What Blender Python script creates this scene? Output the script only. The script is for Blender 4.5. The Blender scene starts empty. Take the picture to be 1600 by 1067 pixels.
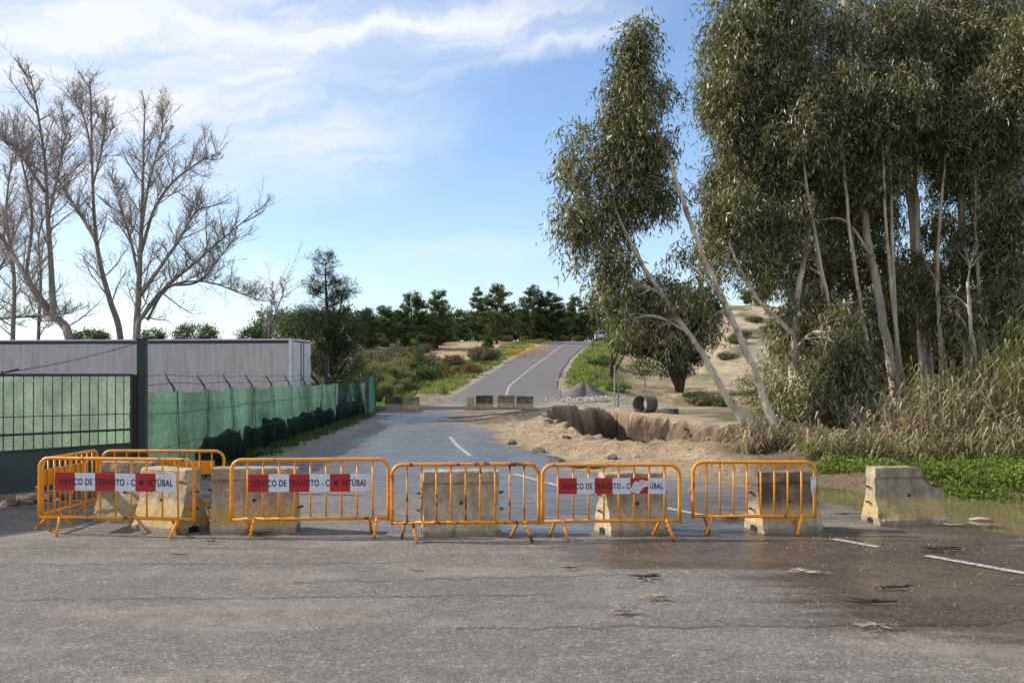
import bpy, math, random
import numpy as np
from mathutils import Vector, Matrix
R = math.radians
SC = bpy.context.scene
COL = SC.collection

# ------------------------------------------------------------------ camera, sky, sun, exposure
F, HOR, EYE = 1600.0, 585.0, 2.1          # focal in photo pixels, horizon row, eye height
cam_d = bpy.data.cameras.new('camera'); cam = bpy.data.objects.new('camera', cam_d); COL.objects.link(cam)
cam.location = (0, 0, EYE); cam.rotation_euler = (R(90), 0, 0)
cam_d.sensor_width = 36; cam_d.lens = 36; cam_d.shift_y = (HOR - 533.5) / 1600
cam_d.clip_start = 0.1; cam_d.clip_end = 5000
SC.camera = cam
SUN_EL, SUN_AZ = R(34), R(-80)            # azimuth clockwise from +Y
sd = Vector((math.sin(SUN_AZ) * math.cos(SUN_EL), math.cos(SUN_AZ) * math.cos(SUN_EL), math.sin(SUN_EL)))
sun_d = bpy.data.lights.new('sun', 'SUN'); sun = bpy.data.objects.new('sun', sun_d); COL.objects.link(sun)
sun_d.energy = 4.6; sun_d.angle = R(0.5); sun_d.color = (1.0, 0.93, 0.82)
sun.rotation_euler = sd.to_track_quat('Z', 'Y').to_euler(); sun.location = (-60, 10, 40)
SC.view_settings.view_transform = 'Standard'; SC.view_settings.look = 'None'
SC.view_settings.exposure = 0.36; SC.view_settings.gamma = 1
SC.cycles.max_bounces = 6; SC.cycles.transparent_max_bounces = 6

def nd(nt, t, **k):
    n = nt.nodes.new(t)
    for a, b in k.items():
        if a.startswith('i_'):
            key = a[2:]
            key = int(key) if key.isdigit() else key.replace('_', ' ')
            n.inputs[key].default_value = b
        else: setattr(n, a, b)
    return n

def build_world():
    w = bpy.data.worlds.new('World'); SC.world = w; w.use_nodes = True
    nt = w.node_tree; nt.nodes.clear(); L = nt.links.new
    sky = nd(nt, 'ShaderNodeTexSky', sky_type='NISHITA', sun_disc=False, sun_elevation=SUN_EL,
             sun_rotation=SUN_AZ % (2 * math.pi), altitude=50, air_density=1.0, dust_density=0.3, ozone_density=2.0)
    tc = nd(nt, 'ShaderNodeTexCoord')
    sep = nd(nt, 'ShaderNodeSeparateXYZ'); L(tc.outputs['Generated'], sep.inputs[0])
    def M(op, a, b=None, c=None):
        n = nd(nt, 'ShaderNodeMath', operation=op)
        for i, v in enumerate((a, b, c)):
            if v is None: continue
            if isinstance(v, (int, float)): n.inputs[i].default_value = v
            else: L(v, n.inputs[i])
        return n.outputs[0]
    az = M('ARCTAN2', sep.outputs[0], sep.outputs[1])
    el = M('ARCSINE', sep.outputs[2])
    # warp by noise for ragged cloud edges
    cmb = nd(nt, 'ShaderNodeCombineXYZ'); L(az, cmb.inputs[0]); L(el, cmb.inputs[1])
    wn = nd(nt, 'ShaderNodeTexNoise', i_Scale=9.0, i_Detail=5.0, i_Roughness=0.6); L(cmb.outputs[0], wn.inputs['Vector'])
    ws = nd(nt, 'ShaderNodeVectorMath', operation='SUBTRACT'); L(wn.outputs['Color'], ws.inputs[0]); ws.inputs[1].default_value = (.5, .5, .5)
    wsc = nd(nt, 'ShaderNodeVectorMath', operation='MULTIPLY'); L(ws.outputs[0], wsc.inputs[0]); wsc.inputs[1].default_value = (.16, .07, 0)
    wp = nd(nt, 'ShaderNodeVectorMath', operation='ADD'); L(cmb.outputs[0], wp.inputs[0]); L(wsc.outputs[0], wp.inputs[1])
    blobs = [  # azimuth, elevation, half sizes, tilt, strength
        (60, 60, 560, 260, 6, 1.0), (80, 90, 420, 200, 4, .9), (640, 50, 430, 75, 9, .97), (430, 180, 380, 80, 8, .4), (500, 255, 230, 85, 8, .62), (100, 330, 340, 150, 0, .6),
        (700, 410, 260, 45, 7, .42), (405, 455, 55, 55, 0, .95), (60, 470, 200, 60, 0, .4), (860, 62, 170, 24, 14, .5), (330, 130, 330, 120, 12, .7)]
    tot = None
    for px, py, hx, hy, rot, s in blobs:
        v0 = nd(nt, 'ShaderNodeVectorMath', operation='SUBTRACT'); L(wp.outputs[0], v0.inputs[0])
        v0.inputs[1].default_value = (math.atan((px - 800) / F), math.atan((HOR - py) / F), 0)
        v1 = nd(nt, 'ShaderNodeVectorRotate', rotation_type='Z_AXIS', i_Angle=R(-rot)); L(v0.outputs[0], v1.inputs['Vector'])
        v2 = nd(nt, 'ShaderNodeVectorMath', operation='MULTIPLY'); L(v1.outputs[0], v2.inputs[0]); v2.inputs[1].default_value = (F / hx, F / hy, 0)
        ln = nd(nt, 'ShaderNodeVectorMath', operation='LENGTH'); L(v2.outputs[0], ln.inputs[0])
        mr = nd(nt, 'ShaderNodeMapRange', interpolation_type='SMOOTHSTEP'); L(ln.outputs['Value'], mr.inputs[0])
        mr.inputs[1].default_value = 1.25; mr.inputs[2].default_value = .1; mr.inputs[3].default_value = 0; mr.inputs[4].default_value = s
        one = M('SUBTRACT', 1, mr.outputs[0])
        tot = one if tot is None else M('MULTIPLY', tot, one)
    blob = M('SUBTRACT', 1, tot)
    rot = nd(nt, 'ShaderNodeVectorRotate', rotation_type='Z_AXIS', i_Angle=R(-9)); L(wp.outputs[0], rot.inputs['Vector'])
    stre = nd(nt, 'ShaderNodeVectorMath', operation='MULTIPLY'); L(rot.outputs[0], stre.inputs[0]); stre.inputs[1].default_value = (3.0, 17.0, 1)
    cn = nd(nt, 'ShaderNodeTexNoise', i_Scale=1.6, i_Detail=8.0, i_Roughness=0.58); L(stre.outputs[0], cn.inputs['Vector'])
    cr = nd(nt, 'ShaderNodeMapRange', interpolation_type='SMOOTHSTEP'); L(cn.outputs['Fac'], cr.inputs[0])
    cr.inputs[1].default_value = .32; cr.inputs[2].default_value = .68; cr.inputs[3].default_value = .36; cr.inputs[4].default_value = 1.0
    mask = M('MINIMUM', M('MULTIPLY', M('MULTIPLY', blob, cr.outputs[0]), 1.15), 1.0)
    hz = nd(nt, 'ShaderNodeMapRange'); L(el, hz.inputs[0])
    hz.inputs[1].default_value = .22; hz.inputs[2].default_value = 0.0; hz.inputs[3].default_value = 0.0; hz.inputs[4].default_value = .17
    fill_cloud = nd(nt, 'ShaderNodeMapRange', interpolation_type='SMOOTHSTEP'); L(M('ABSOLUTE', az), fill_cloud.inputs[0])       # added cloud outside the view, there to lift and neutralise the ambient fill
    fill_cloud.inputs[1].default_value = .7; fill_cloud.inputs[2].default_value = 1.5; fill_cloud.inputs[3].default_value = 0; fill_cloud.inputs[4].default_value = .8
    fin = M('MAXIMUM', M('MAXIMUM', mask, hz.outputs[0]), M('MULTIPLY', fill_cloud.outputs[0], cr.outputs[0]))
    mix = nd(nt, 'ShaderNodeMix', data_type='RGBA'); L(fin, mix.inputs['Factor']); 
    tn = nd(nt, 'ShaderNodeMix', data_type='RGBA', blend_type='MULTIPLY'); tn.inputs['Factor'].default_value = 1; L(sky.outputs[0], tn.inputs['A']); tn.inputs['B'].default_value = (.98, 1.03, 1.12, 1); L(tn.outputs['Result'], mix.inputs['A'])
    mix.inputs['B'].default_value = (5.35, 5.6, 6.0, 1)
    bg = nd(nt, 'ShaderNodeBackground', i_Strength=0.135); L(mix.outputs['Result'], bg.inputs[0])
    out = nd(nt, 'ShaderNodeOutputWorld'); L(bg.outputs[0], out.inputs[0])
build_world()

# ------------------------------------------------------------------ helpers
rng = np.random.default_rng(7); random.seed(7)
def W(px, py, Y): return Vector(((px - 800) / F * Y, Y, EYE - (py - HOR) / F * Y))
def GY(py, z=0.0): return F * (EYE - z) / (py - HOR)
def GX(px, Y): return (px - 800) / F * Y

def tag(o, label=None, cat=None, group=None, kind=None):
    if label: o['label'] = label
    if cat: o['category'] = cat
    if group: o['group'] = group
    if kind: o['kind'] = kind
    return o
def empty(name, loc=(0, 0, 0), rz=0.0):
    o = bpy.data.objects.new(name, None); COL.objects.link(o); o.location = loc; o.rotation_euler = (0, 0, rz); o.empty_display_size = .2
    return o
def copy_tree(o, parent=None):
    c = o.copy(); COL.objects.link(c); c.parent = parent
    for ch in list(o.children): copy_tree(ch, c)
    return c
def link_mesh(name, me, parent=None):
    o = bpy.data.objects.new(name, me); COL.objects.link(o)
    if parent is not None: o.parent = parent
    return o
def np_mesh(name, V, Q, mat, parent=None, smooth=False, attrs=None):
    V = np.asarray(V, np.float32); Q = np.asarray(Q, np.int32); k = Q.shape[1]
    me = bpy.data.meshes.new(name); me.vertices.add(len(V)); me.vertices.foreach_set('co', V.ravel())
    me.loops.add(Q.size); me.loops.foreach_set('vertex_index', Q.ravel())
    me.polygons.add(len(Q)); me.polygons.foreach_set('loop_start', np.arange(0, Q.size, k, dtype=np.int32))
    me.polygons.foreach_set('loop_total', np.full(len(Q), k, np.int32))
    if smooth: me.polygons.foreach_set('use_smooth', np.ones(len(Q), bool))
    for m in (mat if isinstance(mat, (list, tuple)) else [mat]): me.materials.append(m)
    for n, a in (attrs or {}).items():
        a = np.asarray(a, np.float32)
        if a.ndim == 1:
            at = me.attributes.new(n, 'FLOAT', 'POINT'); at.data.foreach_set('value', a)
        else:
            at = me.attributes.new(n, 'FLOAT_COLOR', 'POINT')
            at.data.foreach_set('color', np.concatenate([a, np.ones((len(a), 1), np.float32)], 1).ravel())
    me.update(calc_edges=True); me.validate()
    return link_mesh(name, me, parent)

class MB:
    def __init__(s): s.v = []; s.f = []; s.m = []
    def add(s, vs, fs, mi=0):
        b = len(s.v); s.v += [tuple(p) for p in vs]; s.f += [tuple(i + b for i in f) for f in fs]; s.m += [mi] * len(fs); return s
    def box(s, c, size, rz=0, mi=0, M4=None):
        x, y, z = (q / 2 for q in size); c = Vector(c); rm = Matrix.Rotation(rz, 3, 'Z') if M4 is None else M4
        vs = [c + rm @ Vector((a * x, b * y, d * z)) for d in (-1, 1) for a, b in ((-1, -1), (1, -1), (1, 1), (-1, 1))]
        return s.add(vs, [(3, 2, 1, 0), (4, 5, 6, 7), (0, 1, 5, 4), (1, 2, 6, 5), (2, 3, 7, 6), (3, 0, 4, 7)], mi)
    def tube(s, pts, rad, n=8, mi=0, cap=True):
        pts = [Vector(p) for p in pts]; m = len(pts)
        if not hasattr(rad, '__len__'): rad = [rad] * m
        t = (pts[1] - pts[0]).normalized(); ref = Vector((0, 0, 1)) if abs(t.z) < .9 else Vector((0, 1, 0))
        u = t.cross(ref).normalized(); vs = []
        for i in range(m):
            a = pts[max(i - 1, 0)]; b = pts[min(i + 1, m - 1)]; t = (b - a)
            t = t.normalized() if t.length > 1e-9 else Vector((0, 0, 1))
            u = (u - t * u.dot(t)); u = u.normalized() if u.length > 1e-6 else t.orthogonal().normalized()
            w = t.cross(u)
            for k in range(n):
                an = 2 * math.pi * k / n; vs.append(pts[i] + (u * math.cos(an) + w * math.sin(an)) * rad[i])
        fs = [(i * n + k, i * n + (k + 1) % n, (i + 1) * n + (k + 1) % n, (i + 1) * n + k) for i in range(m - 1) for k in range(n)]
        if cap and n > 2: fs += [tuple(range(n - 1, -1, -1)), tuple((m - 1) * n + k for k in range(n))]
        return s.add(vs, fs, mi)
    def bar(s, a, b, w, h, mi=0):
        a = Vector(a); b = Vector(b); d = b - a; q = d.to_track_quat('X', 'Z').to_matrix()
        return s.box((a + b) / 2, (d.length, w, h), mi=mi, M4=q)
    def build(s, name, mats, parent=None, smooth=False):
        me = bpy.data.meshes.new(name); me.from_pydata(s.v, [], s.f)
        for m in (mats if isinstance(mats, (list, tuple)) else [mats]): me.materials.append(m)
        me.polygons.foreach_set('material_index', s.m)
        if smooth: me.polygons.foreach_set('use_smooth', [True] * len(s.f))
        me.update()
        return link_mesh(name, me, parent)

def bevel(o, w=.01, seg=2):
    m = o.modifiers.new('bevel', 'BEVEL'); m.width = w; m.segments = seg; m.limit_method = 'ANGLE'; return o

# numpy noise
def _h(ix, iy, s):
    n = (ix.astype(np.int64) * 374761393 + iy.astype(np.int64) * 668265263 + s * 982451653) & 0x7fffffff
    n = ((n ^ (n >> 13)) * 1274126177) & 0x7fffffff
    return ((n ^ (n >> 16)) & 0xffff) / 65535.0
def vn(x, y, s=0):
    x = np.asarray(x, float); y = np.asarray(y, float)
    ix = np.floor(x); iy = np.floor(y); fx = x - ix; fy = y - iy; fx = fx * fx * (3 - 2 * fx); fy = fy * fy * (3 - 2 * fy)
    a = _h(ix, iy, s); b = _h(ix + 1, iy, s); c = _h(ix, iy + 1, s); d = _h(ix + 1, iy + 1, s)
    return (a * (1 - fx) + b * fx) * (1 - fy) + (c * (1 - fx) + d * fx) * fy
def fbm(x, y, o=4, s=0):
    x = np.asarray(x, float); y = np.asarray(y, float); r = 0; a = .5; t = 0
    for i in range(o):
        r = r + a * vn(x * 2 ** i + 17.3 * i, y * 2 ** i - 9.1 * i, s + i); t += a; a *= .5
    return r / t                                        # 0..1
def ss(a, b, x):
    t = np.clip((np.asarray(x, float) - a) / (b - a), 0, 1); return t * t * (3 - 2 * t)

# ------------------------------------------------------------------ materials
def mat_base(name):
    m = bpy.data.materials.new(name); m.use_nodes = True; nt = m.node_tree; nt.nodes.clear()
    out = nd(nt, 'ShaderNodeOutputMaterial'); b = nd(nt, 'ShaderNodeBsdfPrincipled'); nt.links.new(b.outputs[0], out.inputs[0])
    return m, nt, b, out
def ramp(nt, fac, stops):
    r = nd(nt, 'ShaderNodeValToRGB'); e = r.color_ramp.elements
    while len(e) > 1: e.remove(e[-1])
    e[0].position = stops[0][0]; e[0].color = (*stops[0][1], 1)
    for p, c in stops[1:]:
        q = e.new(p); q.color = (*c, 1)
    nt.links.new(fac, r.inputs[0]); return r.outputs[0]
def g(v): return (v, v, v)
def noise(nt, scale, detail=4, rough=.55, vec=None, stretch=None):
    n = nd(nt, 'ShaderNodeTexNoise', i_Scale=scale, i_Detail=detail, i_Roughness=rough)
    tc = nd(nt, 'ShaderNodeTexCoord'); v = tc.outputs['Object'] if vec is None else vec
    if stretch:
        mp = nd(nt, 'ShaderNodeMapping'); mp.inputs['Scale'].default_value = stretch; nt.links.new(v, mp.inputs[0]); v = mp.outputs[0]
    nt.links.new(v, n.inputs['Vector']); return n.outputs['Fac']
def mixc(nt, fac, a, b, blend='MIX'):
    m = nd(nt, 'ShaderNodeMix', data_type='RGBA', blend_type=blend)
    for k, v in (('Factor', fac), ('A', a), ('B', b)):
        if isinstance(v, (int, float)): m.inputs[k].default_value = v
        elif isinstance(v, tuple): m.inputs[k].default_value = (*v, 1)
        else: nt.links.new(v, m.inputs[k])
    return m.outputs['Result']
def math_(nt, op, a, b=None, c=None, clamp=False):
    n = nd(nt, 'ShaderNodeMath', operation=op); n.use_clamp = clamp
    for i, v in enumerate((a, b, c)):
        if v is None: continue
        if isinstance(v, (int, float)): n.inputs[i].default_value = v
        else: nt.links.new(v, n.inputs[i])
    return n.outputs[0]
def bump(nt, b, h, strength=.5, dist=.02):
    n = nd(nt, 'ShaderNodeBump', i_Strength=strength, i_Distance=dist); nt.links.new(h, n.inputs['Height']); nt.links.new(n.outputs[0], b.inputs['Normal'])

def simple(name, c1, c2=None, scale=6, rough=.6, metal=0, bmp=0, spec=None, stretch=None, lo=.35, hi=.65, detail=5):
    m, nt, b, _ = mat_base(name)
    b.inputs['Roughness'].default_value = rough; b.inputs['Metallic'].default_value = metal
    n = noise(nt, scale, detail, .6, stretch=stretch)
    nt.links.new(ramp(nt, n, [(lo, c1), (hi, c2 or tuple(x * .7 for x in c1))]), b.inputs['Base Color'])
    if bmp: bump(nt, b, n, .6, bmp)
    return m
def leafmat(name, cols, rough=.45, trans=.35, tcol=None, spec=.5):
    """foliage: colour varies leaf by leaf, light passes through"""
    m = bpy.data.materials.new(name); m.use_nodes = True; nt = m.node_tree; nt.nodes.clear()
    out = nd(nt, 'ShaderNodeOutputMaterial'); b = nd(nt, 'ShaderNodeBsdfPrincipled'); b.inputs['Roughness'].default_value = rough
    b.inputs['Specular IOR Level'].default_value = spec
    ge = nd(nt, 'ShaderNodeNewGeometry'); k = len(cols)
    c = ramp(nt, ge.outputs['Random Per Island'], [(i / max(k - 1, 1), q) for i, q in enumerate(cols)])
    big = noise(nt, 1.3, 2); c = mixc(nt, 1.0, c, ramp(nt, big, [(.35, g(.7)), (.65, g(1.25))]), 'MULTIPLY')
    nt.links.new(c, b.inputs['Base Color'])
    tr = nd(nt, 'ShaderNodeBsdfTranslucent')
    nt.links.new(mixc(nt, 1.0, c, tcol or (1.3, 1.35, .7), 'MULTIPLY'), tr.inputs[0])
    mx = nd(nt, 'ShaderNodeMixShader', i_0=trans); nt.links.new(b.outputs[0], mx.inputs[1]); nt.links.new(tr.outputs[0], mx.inputs[2])
    nt.links.new(mx.outputs[0], out.inputs[0]); return m

def asphalt_mat():
    m, nt, b, _ = mat_base('asphalt'); L = nt.links.new
    geo = nd(nt, 'ShaderNodeNewGeometry'); P = geo.outputs['Position']
    sp = nd(nt, 'ShaderNodeSeparateXYZ'); L(P, sp.inputs[0])
    wet = nd(nt, 'ShaderNodeAttribute', attribute_name='wet').outputs['Fac']
    dust = nd(nt, 'ShaderNodeAttribute', attribute_name='dust').outputs['Fac']
    far = nd(nt, 'ShaderNodeAttribute', attribute_name='fresh').outputs['Fac']
    fine = noise(nt, 75, 3, .8, P); vor = nd(nt, 'ShaderNodeTexVoronoi', i_Scale=42.0); L(P, vor.inputs['Vector'])
    mid = noise(nt, 3.5, 6, .65, P); bigs = noise(nt, .55, 5, .6, P); pat = noise(nt, 1.1, 6, .62, P, stretch=(.55, 1.3, 1))
    col = ramp(nt, fine, [(.34, (.032, .028, .024)), (.5, (.165, .147, .128)), (.66, (.40, .362, .315))])
    sep = nd(nt, 'ShaderNodeSeparateColor'); L(vor.outputs['Color'], sep.inputs[0])
    col = mixc(nt, .45, col, ramp(nt, sep.outputs[0], [(0, (.05, .045, .04)), (.55, (.17, .152, .133)), (.88, (.27, .24, .21)), (1, (.50, .46, .41))]))
    col = mixc(nt, 1.0, col, ramp(nt, mid, [(.3, g(.8)), (.7, g(1.18))]), 'MULTIPLY')
    col = mixc(nt, 1.0, col, ramp(nt, bigs, [(.3, (.90, .89, .89)), (.7, (1.1, 1.09, 1.06))]), 'MULTIPLY')
    col = mixc(nt, math_(nt, 'MULTIPLY', ramp(nt, pat, [(.5, g(0)), (.75, g(.32))]), 1.0), col, (.40, .36, .31))
    col = mixc(nt, math_(nt, 'MULTIPLY', dust, ramp(nt, mid, [(.35, g(.25)), (.6, g(1))])), col, (.40, .32, .23))
    col = mixc(nt, 1.0, col, (1.0, .985, .965), 'MULTIPLY')
    col = mixc(nt, math_(nt, 'MULTIPLY', far, .8), col, ramp(nt, mid, [(.3, (.10, .092, .085)), (.7, (.165, .153, .14))]))
    # old seams
    for y0, sl, x0, x1, off in ((11.45, .03, -6.5, -1.2, 0), (9.75, .045, -5, .4, 3), (13.0, -.02, 2, 5, 7), (8.5, .03, -.5, 4.2, 11), (12.3, -.02, -6.8, -2.2, 13), (10.6, .12, -2.2, 1.2, 17)):
        wv = nd(nt, 'ShaderNodeTexNoise', noise_dimensions='1D', i_Scale=2.2, i_Detail=5.0, i_Roughness=.7); L(math_(nt, 'ADD', sp.outputs[0], off), wv.inputs['W'])
        yy = math_(nt, 'SUBTRACT', math_(nt, 'SUBTRACT', sp.outputs[1], y0), math_(nt, 'MULTIPLY', sp.outputs[0], sl))
        yy = math_(nt, 'ABSOLUTE', math_(nt, 'ADD', yy, math_(nt, 'MULTIPLY', math_(nt, 'SUBTRACT', wv.outputs[0], .5), .35)))
        ins = math_(nt, 'MULTIPLY', math_(nt, 'GREATER_THAN', sp.outputs[0], x0), math_(nt, 'LESS_THAN', sp.outputs[0], x1))
        mr = nd(nt, 'ShaderNodeMapRange'); L(yy, mr.inputs[0]); mr.inputs[1].default_value = .006; mr.inputs[2].default_value = .05; mr.inputs[3].default_value = .85; mr.inputs[4].default_value = 0
        k = math_(nt, 'MULTIPLY', math_(nt, 'MULTIPLY', mr.outputs[0], ins), ramp(nt, mid, [(.38, g(0)), (.5, g(1))]))
        col = mixc(nt, k, col, (.05, .045, .04))
    wn = noise(nt, .75, 6, .62, P, stretch=(.3, 1.5, 1))
    w2 = nd(nt, 'ShaderNodeMapRange', interpolation_type='SMOOTHSTEP')
    L(math_(nt, 'ADD', wet, math_(nt, 'MULTIPLY', math_(nt, 'SUBTRACT', wn, .5), 1.7)), w2.inputs[0]); w2.inputs[1].default_value = .32; w2.inputs[2].default_value = .72
    wm = math_(nt, 'MULTIPLY', w2.outputs[0], ramp(nt, wet, [(.02, g(0)), (.2, g(1))]))
    col = mixc(nt, wm, col, mixc(nt, 1.0, col, (.50, .435, .36), 'MULTIPLY'))
    L(col, b.inputs['Base Color'])
    film = noise(nt, 2.2, 5, .6, P, stretch=(.35, 1.7, 1))
    fl = ramp(nt, film, [(.42, g(.40)), (.60, g(.12))])
    r = nd(nt, 'ShaderNodeMix', data_type='FLOAT'); L(wm, r.inputs['Factor']); r.inputs[2].default_value = .85; gl = nd(nt, 'ShaderNodeAttribute', attribute_name='pool').outputs['Fac']; fl2 = nd(nt, 'ShaderNodeMix', data_type='FLOAT'); L(gl, fl2.inputs['Factor']); fl2.inputs[2].default_value = .36; L(fl, fl2.inputs[3]); L(fl2.outputs[0], r.inputs[3]); L(r.outputs[0], b.inputs['Roughness'])
    bn = nd(nt, 'ShaderNodeBump', i_Distance=.03); L(fine, bn.inputs['Height'])
    L(math_(nt, 'SUBTRACT', .55, math_(nt, 'MULTIPLY', wm, .47)), bn.inputs['Strength']); L(bn.outputs[0], b.inputs['Normal'])
    return m

def ground_mat():
    m, nt, b, _ = mat_base('ground'); L = nt.links.new
    geo = nd(nt, 'ShaderNodeNewGeometry'); P = geo.outputs['Position']
    c = nd(nt, 'ShaderNodeAttribute', attribute_name='tint').outputs['Color']
    n1 = noise(nt, 7, 6, .65, P); n2 = noise(nt, 1.1, 5, .6, P); n3 = noise(nt, 38, 3, .6, P)
    c = mixc(nt, 1.0, c, ramp(nt, n1, [(.3, g(.68)), (.7, g(1.28))]), 'MULTIPLY')
    c = mixc(nt, 1.0, c, ramp(nt, n2, [(.3, (.78, .76, .72)), (.7, (1.2, 1.18, 1.15))]), 'MULTIPLY')
    c = mixc(nt, 1.0, c, ramp(nt, n3, [(.3, g(.78)), (.7, g(1.2))]), 'MULTIPLY')
    L(c, b.inputs['Base Color']); b.inputs['Roughness'].default_value = .95; b.inputs['Specular IOR Level'].default_value = .15
    bump(nt, b, math_(nt, 'ADD', n1, math_(nt, 'MULTIPLY', n3, .5)), 1.0, .14); return m

def concrete_mat():
    m, nt, b, _ = mat_base('concrete'); L = nt.links.new
    oi = nd(nt, 'ShaderNodeObjectInfo'); tc = nd(nt, 'ShaderNodeTexCoord')
    off = nd(nt, 'ShaderNodeVectorMath', operation='ADD'); L(tc.outputs['Object'], off.inputs[0]); 
    cb = nd(nt, 'ShaderNodeCombineXYZ'); L(math_(nt, 'MULTIPLY', oi.outputs['Random'], 40), cb.inputs[0]); L(cb.outputs[0], off.inputs[1]); P = off.outputs[0]
    sp = nd(nt, 'ShaderNodeSeparateXYZ'); L(tc.outputs['Object'], sp.inputs[0])
    n1 = noise(nt, 4, 6, .65, P); n2 = noise(nt, 60, 3, .6, P); n3 = noise(nt, 5, 5, .6, P, stretch=(2.2, 2.2, .35))
    vor = nd(nt, 'ShaderNodeTexVoronoi', i_Scale=24.0); L(P, vor.inputs['Vector'])
    c = ramp(nt, n1, [(.3, (.31, .245, .16)), (.5, (.48, .39, .265)), (.7, (.62, .515, .365))])
    c = mixc(nt, 1.0, c, ramp(nt, n2, [(.3, g(.72)), (.7, g(1.2))]), 'MULTIPLY')
    c = mixc(nt, ramp(nt, n3, [(.45, g(0)), (.75, g(.6))]), c, (.15, .125, .095))
    # worn yellow paint on the flare
    pz = math_(nt, 'ADD', sp.outputs[2], math_(nt, 'MULTIPLY', math_(nt, 'SUBTRACT', n1, .5), .09))
    band = math_(nt, 'MULTIPLY', math_(nt, 'GREATER_THAN', pz, .11), math_(nt, 'LESS_THAN', pz, .37))
    wear = ramp(nt, noise(nt, 9, 6, .7, P), [(.36, g(.95)), (.66, g(.05))])
    amt = nd(nt, 'ShaderNodeAttribute', attribute_type='OBJECT', attribute_name='paint').outputs['Fac']
    yc = ramp(nt, n2, [(.35, (.40, .25, .05)), (.65, (.66, .43, .08))])
    c = mixc(nt, math_(nt, 'MULTIPLY', math_(nt, 'MULTIPLY', band, wear), amt), c, yc)
    pit = math_(nt, 'LESS_THAN', vor.outputs['Distance'], .11)
    c = mixc(nt, math_(nt, 'MULTIPLY', pit, .75), c, (.06, .05, .04))
    low = nd(nt, 'ShaderNodeMapRange'); L(pz, low.inputs[0]); low.inputs[1].default_value = .0; low.inputs[2].default_value = .12; low.inputs[3].default_value = .55; low.inputs[4].default_value = 0
    c = mixc(nt, low.outputs[0], c, (.17, .13, .09))
    grime = nd(nt, 'ShaderNodeAttribute', attribute_type='OBJECT', attribute_name='grime').outputs['Fac']
    gz = nd(nt, 'ShaderNodeMapRange'); L(pz, gz.inputs[0]); gz.inputs[1].default_value = .28; gz.inputs[2].default_value = .40
    c = mixc(nt, math_(nt, 'MULTIPLY', math_(nt, 'MULTIPLY', gz.outputs[0], grime), ramp(nt, n1, [(.3, g(1)), (.75, g(.55))])), c, (.035, .03, .026))
    L(c, b.inputs['Base Color']); b.inputs['Roughness'].default_value = .9; b.inputs['Specular IOR Level'].default_value = .2
    bump(nt, b, math_(nt, 'ADD', n2, math_(nt, 'MULTIPLY', pit, -1.2)), .7, .012); return m

def paint_metal(name, col, rust=.0, rcol=(.10, .03, .012)):
    m, nt, b, _ = mat_base(name); L = nt.links.new
    geo = nd(nt, 'ShaderNodeNewGeometry'); P = geo.outputs['Position']
    n = noise(nt, 6, 6, .7, P); n2 = noise(nt, 2.3, 4, .6, P)
    c = mixc(nt, ramp(nt, n2, [(.3, g(0)), (.7, g(1))]), tuple(x * .78 for x in col), tuple(min(1, x * 1.12) for x in col))
    if rust:
        k = ramp(nt, n, [(.62 - .28 * rust, g(0)), (.66 - .22 * rust, g(1))])
        c = mixc(nt, k, c, ramp(nt, noise(nt, 25, 4, .6, P), [(.3, tuple(x * .6 for x in rcol)), (.7, tuple(x * 1.8 for x in rcol))]))
        r = nd(nt, 'ShaderNodeMix', data_type='FLOAT'); L(k, r.inputs['Factor']); r.inputs[2].default_value = .42; r.inputs[3].default_value = .9; L(r.outputs[0], b.inputs['Roughness'])
    else: b.inputs['Roughness'].default_value = .42
    L(c, b.inputs['Base Color']); bump(nt, b, n, .15, .004); return m

def net_mat(name, c1, c2, tr=.55, sc=7, hole=.0):
    m = bpy.data.materials.new(name); m.use_nodes = True; nt = m.node_tree; nt.nodes.clear(); L = nt.links.new
    out = nd(nt, 'ShaderNodeOutputMaterial'); d = nd(nt, 'ShaderNodeBsdfDiffuse'); t = nd(nt, 'ShaderNodeBsdfTranslucent')
    n = noise(nt, sc, 6, .7); n2 = noise(nt, .8, 3, .6, stretch=(1, 1, .4)); w = noise(nt, 45, 3, .7, stretch=(1, 1, .6))
    c = ramp(nt, n, [(.3, c1), (.7, c2)]); c = mixc(nt, 1.0, c, ramp(nt, n2, [(.38, g(.68)), (.62, g(1.25))]), 'MULTIPLY')
    c = mixc(nt, 1.0, c, ramp(nt, w, [(.35, g(.76)), (.65, g(1.2))]), 'MULTIPLY')
    L(mixc(nt, 1.0, c, g(.36), 'MULTIPLY'), d.inputs[0]); L(mixc(nt, 1.0, c, g(1.15), 'MULTIPLY'), t.inputs[0]); mx = nd(nt, 'ShaderNodeMixShader', i_0=tr); L(d.outputs[0], mx.inputs[1]); L(t.outputs[0], mx.inputs[2])
    if hole:
        tp = nd(nt, 'ShaderNodeBsdfTransparent'); m2 = nd(nt, 'ShaderNodeMixShader', i_0=hole); L(mx.outputs[0], m2.inputs[1]); L(tp.outputs[0], m2.inputs[2]); mx = m2
    L(mx.outputs[0], out.inputs[0]); return m

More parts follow.
